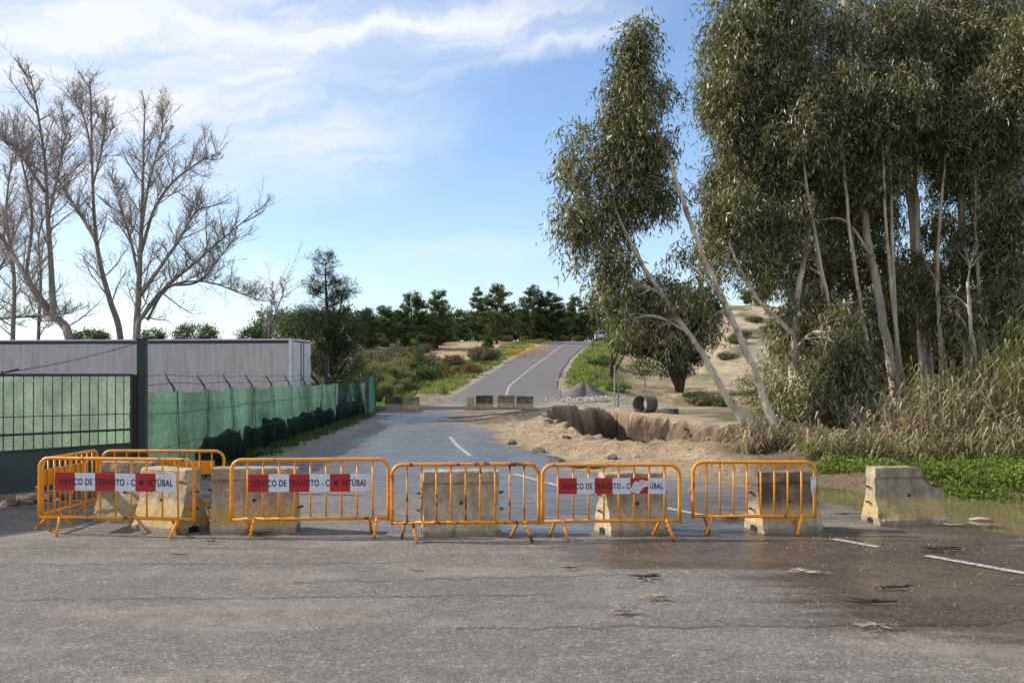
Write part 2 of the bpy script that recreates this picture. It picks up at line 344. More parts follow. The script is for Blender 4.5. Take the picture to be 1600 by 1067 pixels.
MAT = dict(
    asphalt=asphalt_mat(), ground=ground_mat(), concrete=concrete_mat(),
    orange=paint_metal('orange_paint', (.85, .315, .014), .05), rusty=paint_metal('rusty_orange_paint', (.82, .31, .015), .34),
    darkgreen=paint_metal('dark_green_paint', (.012, .03, .027), .1), sheet=paint_metal('green_sheet', (.03, .055, .05), .15),
    darksteel=paint_metal('dark_steel', (.03, .028, .026), .3), rebar=simple('rusty_steel', (.09, .04, .025), (.04, .02, .015), 30, .9),
    red=simple('red_film', (.52, .012, .016), (.40, .01, .014), 5, .4), white=simple('white_film', (.74, .75, .78), (.62, .63, .66), 8, .4),
    black=simple('ink_and_hole_black', (.012, .012, .013), (.02, .02, .02), 9, .5), torn=simple('torn_white_film', (.78, .77, .76), (.5, .42, .4), 14, .6),  # the black also colours the plugs that stand for shade in holes
    net=net_mat('green_netting', (.05, .112, .08), (.10, .185, .137), .62, 6, .10), palenet=net_mat('pale_green_netting', (.14, .205, .142), (.23, .29, .21), .6, 6),
    line=None, wire=simple('wire', (.05, .05, .05), (.1, .09, .08), 20, .6, .5),
    curtain=simple('grey_curtain', (.59, .545, .50), (.44, .40, .365), 2.6, .6, stretch=(2.4, 1, .22), lo=.4, hi=.72), trim=simple('trailer_trim', (.03, .032, .038), (.05, .05, .055), 6, .5),
    tdoor=simple('white_door', (.72, .74, .78), (.62, .64, .68), 3, .4), rubber=simple('rubber', (.02, .02, .02), (.04, .038, .035), 15, .8),
    bark=simple('grey_bark', (.29, .245, .20), (.13, .108, .088), 9, .95, bmp=.03, stretch=(3, 3, .7)),
    twig=simple('twig_bark', (.42, .365, .315), (.29, .25, .215), 4, .9),
    pinebark=simple('pine_bark', (.10, .07, .05), (.05, .035, .025), 8, .95),
    leafe=leafmat('gum_leaves', [(.022, .028, .010), (.06, .072, .022), (.14, .15, .05), (.15, .10, .035), (.40, .39, .25), (.10, .125, .028)], .36, .26, (1.35, 1.4, .6), .4),
    pine=leafmat('pine_needles', [(.03, .05, .018), (.055, .085, .028), (.095, .125, .04)], .5, .3, spec=.25),
    pinedark=leafmat('pine_needles_dark', [(.018, .03, .013), (.036, .055, .022), (.065, .085, .034)], .5, .2, spec=.25),
    pine2=leafmat('pine_needles_light', [(.05, .075, .022), (.085, .12, .035), (.13, .16, .05)], .5, .3, spec=.25),
    oak=leafmat('oak_leaves', [(.014, .021, .010), (.028, .037, .017), (.05, .058, .029)], .4, .12, spec=.35),
    reedg=leafmat('reed_green', [(.09, .125, .04), (.16, .19, .07), (.26, .24, .11), (.36, .31, .16)], .5, .35, spec=.3),
    reedd=leafmat('reed_dry', [(.24, .185, .115), (.40, .32, .205), (.55, .46, .31), (.14, .105, .066)], .7, .3, (1.1, 1.0, .8), .2),
    clover=leafmat('clover_leaves', [(.05, .085, .016), (.11, .165, .03), (.18, .24, .045), (.26, .29, .07)], .5, .4, spec=.25),
    grass=leafmat('grass_blades', [(.10, .17, .03), (.16, .24, .05), (.25, .28, .09), (.30, .27, .13)], .6, .35, spec=.2),
    heath=leafmat('heath_leaves', [(.10, .085, .055), (.15, .125, .08), (.12, .13, .06), (.20, .165, .11)], .7, .25, spec=.15),
    rust_leaf=leafmat('russet_leaves', [(.17, .095, .035), (.24, .14, .05), (.15, .12, .045)], .7, .25, spec=.15),
    green_leaf=leafmat('shrub_leaves', [(.05, .085, .022), (.09, .14, .035), (.14, .18, .05)], .5, .3, spec=.25),
    yellow=leafmat('yellow_flowers', [(.75, .48, .02), (.65, .38, .02)], .6, .3),
    deadleaf=leafmat('fallen_leaves', [(.16, .17, .09), (.28, .24, .15), (.34, .27, .17), (.18, .10, .06)], .6, .1),
    stick=simple('stick_wood', (.10, .055, .035), (.03, .018, .014), 12, .8), palestick=simple('pale_wood', (.45, .38, .28), (.28, .22, .15), 9, .85),
    stone=simple('stone', (.42, .39, .34), (.25, .23, .20), 3, .9), gravel=simple('gravel', (.19, .168, .145), (.085, .076, .066), 9, .95, bmp=.06),
    rock=simple('rubble', (.26, .19, .13), (.10, .075, .055), 3, .95, bmp=.05), slab=simple('broken_asphalt', (.13, .118, .105), (.05, .046, .042), 12, .9, bmp=.02), framerust=simple('frame_rust', (.13, .06, .04), (.06, .03, .022), 6, .85), clod=simple('sand_clod', (.48, .37, .25), (.26, .19, .13), 3, .95), glass=simple('dark_glass', (.03, .035, .04), (.05, .055, .06), 3, .08),
    vanwhite=simple('van_paint', (.75, .76, .78), (.7, .71, .73), 3, .35), lamp=simple('lamp_glass', (.6, .6, .6), (.5, .5, .5), 3, .2),
    pipe=simple('pipe_concrete', (.16, .14, .10), (.09, .08, .06), 4, .9), stakewood=simple('stake', (.38, .35, .31), (.22, .19, .16), 7, .8),
)
def gum_bark():
    m, nt, b, _ = mat_base('gum_bark'); L = nt.links.new
    a = noise(nt, 1.6, 6, .65, stretch=(1.6, 1.6, .45)); c2 = noise(nt, 7, 5, .6, stretch=(1.5, 1.5, .3))
    c = ramp(nt, c2, [(.3, (.38, .305, .21)), (.5, (.53, .45, .335)), (.7, (.64, .56, .44))])
    c = mixc(nt, ramp(nt, a, [(.50, g(0)), (.62, g(.85))]), c, ramp(nt, c2, [(.35, (.15, .085, .045)), (.65, (.30, .185, .10))]))
    L(c, b.inputs['Base Color']); b.inputs['Roughness'].default_value = .8; bump(nt, b, a, .4, .02); return m
MAT['gum'] = gum_bark()
def line_mat():
    m = bpy.data.materials.new('worn_white_line'); m.use_nodes = True; nt = m.node_tree; nt.nodes.clear(); L = nt.links.new
    out = nd(nt, 'ShaderNodeOutputMaterial'); b = nd(nt, 'ShaderNodeBsdfPrincipled'); tp = nd(nt, 'ShaderNodeBsdfTransparent')
    geo = nd(nt, 'ShaderNodeNewGeometry'); n = noise(nt, 9, 6, .75, geo.outputs['Position'])
    L(ramp(nt, n, [(.3, (.34, .32, .29)), (.6, (.54, .52, .48))]), b.inputs['Base Color']); b.inputs['Roughness'].default_value = .7
    mx = nd(nt, 'ShaderNodeMixShader'); L(ramp(nt, noise(nt, 14, 5, .7, geo.outputs['Position']), [(.48, g(0)), (.64, g(1))]), mx.inputs[0])
    L(b.outputs[0], mx.inputs[1]); L(tp.outputs[0], mx.inputs[2]); L(mx.outputs[0], out.inputs[0]); return m
MAT['line'] = line_mat()
def water_mat():
    m, nt, b, _ = mat_base('puddle_water'); L = nt.links.new
    geo = nd(nt, 'ShaderNodeNewGeometry'); n = noise(nt, .8, 3, .5, geo.outputs['Position'])
    L(ramp(nt, n, [(.3, (.16, .12, .065)), (.7, (.22, .17, .09))]), b.inputs['Base Color']); b.inputs['Roughness'].default_value = .04
    b.inputs['IOR'].default_value = 1.5; bump(nt, b, noise(nt, 5, 3, .5, geo.outputs['Position'], stretch=(1, .6, 1)), .12, .03); return m
MAT['water'] = water_mat()

# ------------------------------------------------------------------ terrain
_ty = np.arange(-60, 1400, .5)
_tz = np.interp(_ty, [-60, 60, 66, 77, 100, 122, 150, 170, 190, 215, 260, 420, 900, 1400], [0, 0, .3, 1.25, 2.6, 4.0, 6.1, 7.5, 8.3, 8.7, 8.8, 7, -4, -10])
_k = np.exp(-(np.arange(-24, 25) / 9.0) ** 2); _k /= _k.sum(); _tz2 = np.convolve(np.pad(_tz, 24, mode='edge'), _k, 'valid')
def zr(Y): return np.interp(Y, _ty, _tz2)
RY = [-20, 10, 11.5, 12.5, 13.6, 15, 16, 18, 18.5, 22, 26, 30, 45, 58, 61, 64, 77, 100, 122, 150, 170, 180, 188, 194]
RL = [-60, -60, -60, -60, -14, -10, -9, -7.1, -6.9, -6.5, -6.5, -6.6, -7, -7.4, -7.0, -4.6, -3.1, -1.4, .2, 3.5, 6.4, 9, 13, 19]
RRr = [60, 60, 60, 11, 7.4, 6.7, 6.3, 5.6, 5.4, 4.0, 2.4, 1.6, 1.0, .8, 2.6, 3.3, 3.3, 4.9, 6.9, 10.4, 13.6, 17, 21.5, 28]
def xl(Y): return np.interp(Y, RY, RL)
def xr(Y): return np.interp(Y, RY, RRr)
PIT = np.array([(1.2, 46), (3.2, 51.5), (5.4, 56), (7.0, 51), (7.9, 43), (8.7, 36), (10.5, 31), (11, 27.2), (8, 25.4), (5, 25.7), (3.3, 27.3), (2.6, 31), (1.9, 38)])
def sdpoly(X, Y, P):
    d = np.full(X.shape, 1e9); ins = np.zeros(X.shape, bool); n = len(P)
    for i in range(n):
        a = P[i]; b = P[(i + 1) % n]; e = b - a; wx = X - a[0]; wy = Y - a[1]
        t = np.clip((wx * e[0] + wy * e[1]) / (e @ e), 0, 1)
        d = np.minimum(d, (wx - e[0] * t) ** 2 + (wy - e[1] * t) ** 2)
        c = ((a[1] <= Y) & (b[1] > Y)) | ((b[1] <= Y) & (a[1] > Y))
        xi = a[0] + (Y - a[1]) / (b[1] - a[1] + 1e-12) * e[0]; ins ^= c & (X < xi)
    d = np.sqrt(d); return np.where(ins, d, -d)
def terrain(X, Y):
    X = np.asarray(X, float); Y = np.asarray(Y, float)
    z = zr(Y); L_ = xl(Y); R_ = xr(Y)
    dr = np.maximum(L_ - X, X - R_)
    out = ss(0, 3, dr); n = fbm(X / 6, Y / 6, 4, 3) - .5; nf = fbm(X / 1.1, Y / 1.1, 4, 5) - .5
    h = z - .06 + out * (.05 + .5 * n * ss(20, 70, Y) + .12 * nf)
    # left shrub slope sits below the road, right side lower still
    h -= ss(0, 9, L_ - X) * ss(62, 75, Y) * (1 - ss(120, 170, Y)) * .9
    rr = ss(2.5, 9, X - R_)
    h -= rr * np.interp(Y, [61, 72, 85, 100, 118, 150], [0, .8, 1.4, 1.7, 1.0, 0])
    h += ss(15, 27, X) * ss(4, 12, X - R_) * np.interp(Y, [92, 112, 140, 165, 200, 300], [0, 2.2, 5.2, 6.0, 5.0, 3.0]) * (1 + .25 * (fbm(X / 9, Y / 9, 3, 21) - .5))
    h += ss(12, 28, np.abs(X)) * ss(110, 160, Y) * .8 * n
    # pit with raised spoil
    wob = (fbm(X / 1.3, Y / 1.6, 4, 9) - .5) * 1.5 + (fbm(X / .45, Y / .8, 4, 33) - .5) * .55
    s = sdpoly(X, Y, PIT) + wob
    h -= 3.3 * ss(-.1, 1.7, s + (fbm(X / .8, Y / .8, 3, 88) - .5) * .9) * (1 + .12 * nf)
    h += (fbm(X / .5, Y / .5, 4, 12) - .5) * .9 * ss(-.2, .6, s) + (fbm(X / .28, Y / .28, 3, 13) - .5) * .35 * ss(-.6, .3, s); h += (fbm(X / .55, Y / .4, 3, 113) - .5) * .9 * ss(.0, .5, s) * (1 - ss(1.2, 2.2, s)); h += .42 * np.exp(-((X - 2.2) / 2.2) ** 2 - ((Y - 51) / 4.0) ** 2) * (s < .1) * (.6 + .8 * nf)
    near = (1 - ss(4.5, 8.5, X + (Y - 30) * .03)) * (1 - .0 * Y)
    so = np.maximum(-s, 0)
    h += near * .70 * np.exp(-(so / 2.4) ** 2) * (s < .2) * (.05 + .55 * fbm(X / 1.3, Y / 1.6, 3, 15) + .75 * np.abs(fbm(X / .42, Y / .5, 4, 16) - .5))
    h += ss(20.6, 22.8, Y) * (1 - ss(26, 29, Y)) * ss(.6, 2.6, X) * (1 - ss(6, 8, X)) * .13 * (.0 + 1.6 * fbm(X / .8, Y / .8, 4, 44))
    # dirt washed over the road by the far blocks
    dd = np.sqrt(((X + .9) / 2.6) ** 2 + ((Y - 53) / 9.5) ** 2); h += .17 * np.maximum(0, 1 - dd) ** .5 * (dd < 1) * (.35 + .9 * fbm(X / .9, Y / 1.5, 4, 19))
    dd = np.sqrt(((X - 4.2) / 3.5) ** 2 + ((Y - 65) / 3.5) ** 2); h += .3 * np.maximum(0, 1 - dd) * fbm(X / .7, Y / .7, 4, 27)
    dd = np.sqrt(((X + 5.6) / 2.0) ** 2 + ((Y - 67) / 4.5) ** 2); h += 1.0 * np.maximum(0, 1 - dd) * fbm(X / .6, Y / .9, 4, 29)
    # small eroded gullies beyond the pit
    for gx, gy, ax, ay, dp in ((8.4, 84, 2.6, 3.0, 1.0), (11.5, 76, 3.0, 1.6, .9), (15.5, 70, 4.0, 1.4, .7), (18.5, 62, 2.2, 1.0, .5)):
        dd = np.sqrt(((X - gx) / ax) ** 2 + ((Y - gy) / ay) ** 2) + (fbm(X / .9, Y / .9, 3, 31) - .5) * .7; h -= dp * (1 - ss(.55, .95, dd))
        h += .35 * np.exp(-((dd - 1.25) / .3) ** 2)
    # right bank and the hollow under the puddle
    hol = ss(0, 1.2, X - R_) * ss(12.5, 13.8, Y) * (1 - ss(18.5, 20.0, Y + .25 * (X - 6)))
    bank = ss(0, 1, (Y - 18.6 + .55 * np.maximum(X - 6.2, 0)) / 1.6 * (Y > 14) + .5 * n) * ss(5.6, 7.0, X - .0 * Y) * (1 - ss(40, 48, Y)) * (1 - ss(-.6, .3, s))
    h += -.16 * hol * (1 - bank) + bank * (.16 + .2 * nf)
    # foot of the fence
    h += ss(.2, .9, L_ - X) * (Y > 17) * (Y < 62) * .12
    return h
def hz(x, y): return float(terrain(np.array([x]), np.array([y]))[0])

def seq(parts):
    r = [np.arange(a, b, st) for a, b, st in parts]; return np.concatenate(r)
def build_ground():
    xs = seq([(-900, -200, 100), (-200, -60, 10), (-60, -22, 2), (-22, -9, .7), (-9, -1, .22), (-1, 12.6, .13), (12.6, 24, .4), (24, 60, 1.5), (60, 200, 10), (200, 901, 100)])
    ys = seq([(-60, 8, 4), (8, 12, .8), (12, 20, .25), (20, 34, .13), (34, 62, .2), (62, 95, .4), (95, 200, 1.2), (200, 300, 6), (300, 1301, 100)])
    X, Y = np.meshgrid(xs, ys); Z = terrain(X, Y)
    nx, ny = len(xs), len(ys); V = np.stack([X, Y, Z], -1).reshape(-1, 3)
    i = np.arange(ny - 1)[:, None] * nx + np.arange(nx - 1)[None]; Q = np.stack([i, i + 1, i + 1 + nx, i + nx], -1).reshape(-1, 4)
    L_ = xl(Y); R_ = xr(Y); dr = np.maximum(L_ - X, X - R_)
    def C(c): return np.array(c)[None, None]
    def lay(T, c, k): return T * (1 - k[..., None]) + C(c) * k[..., None]
    n1 = fbm(X / 5, Y / 5, 4, 50); n2 = fbm(X / 1.5, Y / 1.5, 4, 51); n3 = fbm(X / 14, Y / 18, 3, 52)
    T = np.zeros(X.shape + (3,)) + C((.20, .165, .105))
    T = lay(T, (.10, .15, .04), ss(.48, .62, n1)); T = lay(T, (.40, .32, .21), ss(.55, .7, n2) * .6)
    grass_side = ss(.8, 1.6, dr) * (1 - ss(4, 8, dr + 4 * (n2 - .5))) * ss(66, 72, Y) * (1 - ss(170, 190, Y))
    T = lay(T, (.12, .19, .035), grass_side * ss(.25, .45, n2))
    T = lay(T, (.40, .34, .26), (1 - ss(.5, 1.5, dr + .8 * (n2 - .5))) * ss(62, 66, Y))
    # bare sand left of the far road, reddish on top
    k = np.exp(-(((X - xl(Y) + 7) / 8) ** 4 + ((Y - 150) / 22) ** 4)) * ss(.25, .45, n1 + .08); T = lay(T, (.52, .38, .23), np.clip(k * 1.5, 0, 1))
    k = np.exp(-(((X - 1) / 8) ** 2 + ((Y - 172) / 7) ** 2)); T = lay(T, (.42, .22, .10), np.clip(k * 1.2, 0, 1) * ss(.3, .5, n2))
    # right hand sands
    sandr = ss(2.5, 6, X - R_) * ss(56, 60, Y); T = lay(T, (.50, .385, .25), sandr * ss(.36, .52, n1 + .18 * ss(14, 18, X)))
    T = lay(T, (.36, .21, .11), sandr * ss(.58, .7, n3) * (Y < 100)); T = lay(T, (.30, .235, .16), sandr * ss(.50, .62, n2) * .8); T = lay(T, (.13, .15, .05), sandr * ss(.6, .68, fbm(X / 4, Y / 3, 4, 77)) * .9)
    T = lay(T, (.58, .47, .34), ss(14, 20, X) * ss(95, 115, Y) * .8); hl_ = ss(14, 20, X) * ss(95, 110, Y); T = lay(T, (.36, .29, .20), hl_ * ss(.48, .60, fbm(X / 2.5, Y / 5, 5, 95)) * .9); T = lay(T, (.17, .15, .08), hl_ * ss(.56, .62, fbm(X / 4, Y / 6, 5, 97)))
    T = lay(T, (.12, .18, .035), np.exp(-(((X - 7.4) / 3) ** 2 + ((Y - 86) / 9) ** 2)) * ss(.3, .45, n2))
    wob = (fbm(X / 1.3, Y / 1.6, 4, 9) - .5) * 1.5 + (fbm(X / .45, Y / .8, 4, 33) - .5) * .55; s = sdpoly(X, Y, PIT) + wob
    T = lay(T, (.36, .275, .185), (Y < 30) * (X > 1.0) * (X < 7) * 1.0)
    spoil = (1 - ss(1.5, 4.5, -s)) * (1 - ss(8, 11, X)); T = lay(T, (.54, .41, .27), spoil); T = lay(T, (.40, .34, .28), spoil * ss(.55, .72, n2) * .8)
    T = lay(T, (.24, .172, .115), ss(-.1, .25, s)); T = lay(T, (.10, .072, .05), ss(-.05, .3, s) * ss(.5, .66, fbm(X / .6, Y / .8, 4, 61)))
    fr = ss(20, 21.5, Y) * (1 - ss(27, 30, Y)) * ss(0, 2, X) * (1 - ss(6.5, 8.5, X)) * (s < .2); T = lay(T, (.50, .38, .25), fr * ss(.2, .4, n2))
    dd = np.sqrt(((X + .9) / 3) ** 2 + ((Y - 53) / 11) ** 2); T = lay(T, (.36, .28, .20), (dd < 1) * 1.0); T = lay(T, (.20, .155, .115), (dd < 1) * ss(.45, .6, n2) * .8)
    dd = np.sqrt(((X - 4.2) / 6) ** 2 + ((Y - 65) / 5) ** 2); T = lay(T, (.42, .36, .29), (dd < 1) * ss(.25, .4, n2) * (s < .1))
    T = lay(T, (.24, .18, .12), ss(4.6, 5.8, X) * (Y < 40) * (Y > 12) * (s < .1)); T = lay(T, (.09, .10, .04), ss(6.6, 7.4, X) * (Y < 40) * (Y > 20) * ss(.4, .55, n2) * (s < -1.8))
    T = lay(T, (.11, .085, .06), ss(.1, .5, L_ - X) * (Y > 13) * (Y < 60) * (X < 0))
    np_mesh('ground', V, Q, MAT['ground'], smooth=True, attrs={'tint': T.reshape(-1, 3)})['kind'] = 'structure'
build_ground()

def build_road():
    ys = seq([(-20, 5, 1), (5, 30, .2), (30, 62, .4), (62, 194, 1.0)]); t = np.linspace(0, 1, 141)
    # columns crowded toward the visible middle
    Y = np.repeat(ys[:, None], len(t), 1); L_ = xl(Y); R_ = xr(Y)
    inner_l = np.maximum(L_, -12); inner_r = np.minimum(R_, 12)
    T = np.broadcast_to(t[None], Y.shape)
    X = np.where(T < .05, L_ + (inner_l - L_) * T / .05, np.where(T > .95, inner_r + (R_ - inner_r) * (T - .95) / .05, inner_l + (inner_r - inner_l) * (T - .05) / .9))
    jag = (vn(Y * 1.7, Y * 0, 71) - .5) * .5 * (Y > 14); X = X + jag * ((T > .95) * (T - .95) / .05 - (T < .05) * (1 - T / .05) * .4)
    Z = zr(Y) + 0.0 + (fbm(X / 3, Y / 3, 2, 81) - .5) * .012
    Z -= .11 * ss(1.1, 0, R_ - X) * ss(12.4, 13.6, Y) * (Y < 24)
    def ell(cx, cy, ax, ay, p=1.0): return np.clip(1.25 - np.sqrt(((X - cx) / ax) ** 2 + ((Y - cy) / ay) ** 2), 0, 1) ** p
    wet = np.zeros(X.shape)
    for e in ((4.8, 11.6, 4.0, 3.0), (4.3, 9.4, 2.6, 2.2), (2.2, 12.0, 2.4, 1.5), (1.6, 14.4, 3.6, 1.6), (6.2, 14.5, 1.4, 3.5), (-1.2, 24, 4.4, 7.5), (-2.4, 33, 4.0, 11), (-4.6, 50, 2.0, 12), (3.2, 18, 2.6, 4.0), (.6, 19, 3, 4.5)):
        wet = np.maximum(wet, ell(*e))
    dust = np.zeros(X.shape)
    for e in ((1.6, 22.5, 3, 3), (0, 45, 2.0, 14), (3.6, 20, 2.4, 2.5), (-6.6, 35, 1.0, 22), (3.0, 66, 3, 7), (-4, 66, 1.5, 7)): dust = np.maximum(dust, ell(*e))
    dust = np.maximum(dust, .35 * ss(.55, .7, fbm(X / 2.2, Y / .9, 4, 91)) * (Y < 13))
    fresh = ss(62, 66, Y); pool = ss(12.3, 14.0, Y)
    ny, nx = X.shape; V = np.stack([X, Y, Z], -1).reshape(-1, 3)
    i = np.arange(ny - 1)[:, None] * nx + np.arange(nx - 1)[None]; Q = np.stack([i, i + 1, i + 1 + nx, i + nx], -1).reshape(-1, 4)
    np_mesh('road', V, Q, MAT['asphalt'], smooth=True, attrs={'wet': wet.ravel(), 'dust': dust.ravel(), 'fresh': fresh.ravel(), 'pool': pool.ravel()})['kind'] = 'structure'
    def stripe(pts, w, name):
        pts = np.array(pts, float); d = np.concatenate([[0], np.cumsum(np.hypot(*np.diff(pts, axis=0).T))]); s_ = np.arange(0, d[-1], .35)
        x = np.interp(s_, d, pts[:, 0]); y = np.interp(s_, d, pts[:, 1]); tx = np.gradient(x); ty = np.gradient(y); ln = np.hypot(tx, ty); nx_, ny_ = ty / ln, -tx / ln
        V = []; Q = []
        for k in range(len(s_)):
            for sg in (-1, 1): V.append((x[k] + sg * nx_[k] * w / 2, y[k] + sg * ny_[k] * w / 2, float(zr(y[k])) + .009))
        Q = [(2 * k, 2 * k + 1, 2 * k + 3, 2 * k + 2) for k in range(len(s_) - 1)]
        o = np_mesh(name, V, Q, MAT['line']); o['kind'] = 'structure'
    stripe([(-.6, 64), (-.2, 77), (1.7, 100), (3.9, 122), (7, 150), (9.8, 168), (13, 178), (17, 185), (23, 191)], .16, 'road_marking')
    cl = np.array([(-2.1, 34.5), (-1.6, 30), (-1.02, 26), (-.19, 22.25), (1.0, 18.9), (2.71, 15.5), (3.9, 13.4), (5.4, 10.8), (7.5, 7.8)])
    for a, b in ((0, 2), (2.9, 4.9), (5, 7), (7.15, 7.32)): pass
    d = np.concatenate([[0], np.cumsum(np.hypot(*np.diff(cl, axis=0).T))])
    def sub(y0, y1):
        yy = np.linspace(y0, y1, 12); return [(float(np.interp(-q, -cl[:, 1], cl[:, 0])), q) for q in yy]
    for y0, y1 in ((34.3, 26), (21.6, 17.2), (16.4, 14.7), (13.95, 13.45), (13.05, 12.35), (11.85, 9.4)): stripe(sub(y0, y1), .12, 'road_marking')
build_road()
wt = [(4.6, 12.6), (40, 12.6), (40, 30), (9, 21.5), (4.6, 20.4)]
np_mesh('puddle_water', [(x, y, -.045) for x, y in wt], [[0, 1, 2, 3, 4]], MAT['water'])['kind'] = 'structure'

# ------------------------------------------------------------------ crowd barriers
def text_mesh(txt, width, cap):
    cu = bpy.data.curves.new('t', 'FONT'); cu.body = txt; cu.size = 1; cu.offset = .026; cu.extrude = 0; cu.space_character = 1.12
    o = bpy.data.objects.new('t', cu); COL.objects.link(o); dg = bpy.context.evaluated_depsgraph_get(); dg.update()
    me = bpy.data.meshes.new_from_object(o.evaluated_get(dg)); bpy.data.objects.remove(o)
    co = np.empty(len(me.vertices) * 3); me.vertices.foreach_get('co', co); co = co.reshape(-1, 3)
    mn = co.min(0); mx = co.max(0); sx = width / (mx[0] - mn[0]); co[:, 0] = (co[:, 0] - (mn[0] + mx[0]) / 2) * sx
    sz = cap / .72; z = (co[:, 1] - .36) * sz; co2 = np.stack([co[:, 0], co[:, 2] * 0, z], 1)
    me.vertices.foreach_set('co', co2.ravel()); me.update(); return me
SIGN_TXT = 'SERVI\u00c7O DE TR\u00c2NSITO - C. M. SET\u00daBAL'

def barrier(label, pl, Yl, pr, Yr, H, nb, sign=None, back=False, mat='orange', legs=((.09, .05), (.09, .05)), lx=(.12, .88), group='orange crowd control barriers', torn=False, lean=0, plain=False):
    a = Vector((GX(pl, Yl), Yl, 0)); b = Vector((GX(pr, Yr), Yr, 0)); d = b - a; Ln = d.length
    rt = empty('crowd_barrier', (a + b) / 2, math.atan2(d.y, d.x)); rt.rotation_euler.x = lean
    tag(rt, label, 'barrier', group); M_ = MAT[mat]; fat = 1.7 if plain else 1; x0 = -Ln / 2; x1 = Ln / 2; zb = .235; rc = .13; r = .0235 * fat
    pts = [(x0, 0, zb - .03)] + [(x0, 0, zb + .2), (x0, 0, H - rc)]
    for k in range(1, 7):
        an = math.pi / 2 * k / 6; pts.append((x0 + rc - rc * math.cos(an), 0, H - rc + rc * math.sin(an)))
    for k in range(0, 7):
        an = math.pi / 2 * k / 6; pts.append((x1 - rc + rc * math.sin(an), 0, H - rc + rc * math.cos(an)))
    pts += [(x1, 0, zb + .2), (x1, 0, zb - .03)]
    m = MB(); m.tube(pts, r, 10); m.build('frame', M_, rt, True)
    m = MB(); m.tube([(x0, 0, zb), (x1, 0, zb)], .022, 10); m.build('bottom_rail', M_, rt, True)
    for k in range(nb):
        x = x0 + Ln * (k + 1) / (nb + 1); m = MB(); wob = random.uniform(-.004, .004)
        m.tube([(x, 0, zb), (x + wob, 0, (zb + H) / 2), (x, 0, H)], .0125 * fat, 8); m.build('bar', M_, rt, True)
    for (ux, (t, bt)) in zip(lx, legs):
        cx = x0 + Ln * ux
        for sg in (-1, 1):
            m = MB(); m.tube([(cx + sg * t, 0, zb + .01), (cx + sg * t * .9 + sg * bt * .1, sg * .03 if 0 else -sg * .03, zb - .03), (cx + sg * bt, -sg * .2, .014)], .020, 8); m.build('leg', M_, rt, True)
    m = MB(); m.tube([(x0 - .005, 0, H * .62), (x0 - .05, 0, H * .62), (x0 - .055, 0, H * .56)], .006, 6); m.tube([(x0 - .012, 0, H * .44), (x0 - .012, 0, H * .55)], .012, 6); m.build('hook', M_, rt, True)
    if sign:
        u0, u1, zc, sh = sign; sx0 = x0 + Ln * u0; sx1 = x0 + Ln * u1; yb = .017 if back else -.017; sgn = -1 if not back else 1
        m = MB(); nsq = 6; w = (sx1 - sx0) / nsq; yf = yb + sgn * .004
        m.box(((sx0 + sx1) / 2, yb, zc), (sx1 - sx0, .006, sh), mi=2)
        for k in range(nsq):
            xa = sx0 + k * w; q = [(xa, yf, zc - sh / 2 + .001), (xa + w, yf, zc - sh / 2 + .001), (xa + w, yf, zc + sh / 2 - .001), (xa, yf, zc + sh / 2 - .001)]
            m.add(q, [(0, 1, 2, 3)] if not back else [(3, 2, 1, 0)], 0 if k % 2 == 0 else 1)
        sp = m.build('sign_panel', [M_ if plain else MAT['red'], M_ if plain else MAT['white'], M_], rt)
        if not back and not plain:
            me = text_mesh(SIGN_TXT, (sx1 - sx0) * .945, sh * .36); me.materials.clear(); me.materials.append(MAT['black'])
            o = link_mesh('lettering', me, sp); o.location = ((sx0 + sx1) / 2, yf - .0025, zc)
        if torn:
            m = MB(); rr = random.Random(5)
            for (cx, cz, ww, hh) in torn:
                n = 15; vs = []
                for k in range(n):
                    an = 2 * math.pi * k / n; f = rr.uniform(.65, 1.1); vs.append((sx0 + (sx1 - sx0) * cx + math.cos(an) * ww * f, yf - .0045 - rr.random() * .004, zc + max(-sh * .49, min(sh * .52, math.sin(an) * hh * f + cz))))
                m.add(vs, [tuple(range(n))])
            m.build('torn_film', MAT['torn'], sp)
    return rt

A_ = barrier('orange barrier at left front with clean sign panel, before the mottled concrete block', 62, 13.5, 303, 13.2, 1.0, 9, (.108, .892, .70, .235), legs=((.10, .17), (.05, .03)), lx=(.09, .88))
barrier('orange barrier turned sideways at far left end, seen nearly edge on', 66, 13.62, 152, 15.3, .97, 9, (.06, .8, .72, .22), back=True, legs=((.07, .1), (.08, .12)), lx=(.2, .85))
barrier('orange barrier at back of left corner, behind two concrete blocks', 160, 15.15, 350, 15.1, .97, 9, (.42, .92, .73, .2), back=True)
barrier('orange barrier with sign panel peeling at its right end, second from left in front row', 362, 13.2, 607, 13.32, 1.0, 9, (.106, .885, .70, .23), legs=((.05, .02), (.05, .03)), lx=(.12, .9), torn=[(.985, .0, .035, .13), (.97, .02, .02, .1)])
barrier('rusty orange barrier without sign in middle of the row', 613, 12.9, 842, 12.95, .965, 9, mat='rusty', legs=((.05, .11), (.045, .13)), lx=(.115, .88))
barrier('orange barrier with scratched sign panel, right of the rusty one', 848, 13.05, 1062, 13.1, .945, 8, (.117, .897, .68, .205), legs=((.05, .10), (.04, .1)), lx=(.12, .88), torn=[(.735, -.02, .085, .08), (.79, .03, .09, .05), (.69, -.05, .04, .05)])
G_ = barrier('orange barrier without sign at right end, white strip tied to its post', 1083, 13.5, 1273, 13.5, .945, 8, legs=((.05, -.06), (.05, -.06)), lx=(.12, .86))
m = MB(); px0 = Vector((GX(1269, 13.5), 13.47, .73))
m.add([px0 + Vector(v) for v in ((-.03, -.01, 0), (.03, -.012, .02), (.035, -.03, -.08), (.02, -.02, -.2), (-.012, -.02, -.24), (-.04, -.03, -.12))], [(0, 1, 2, 5), (5, 2, 3, 4)])
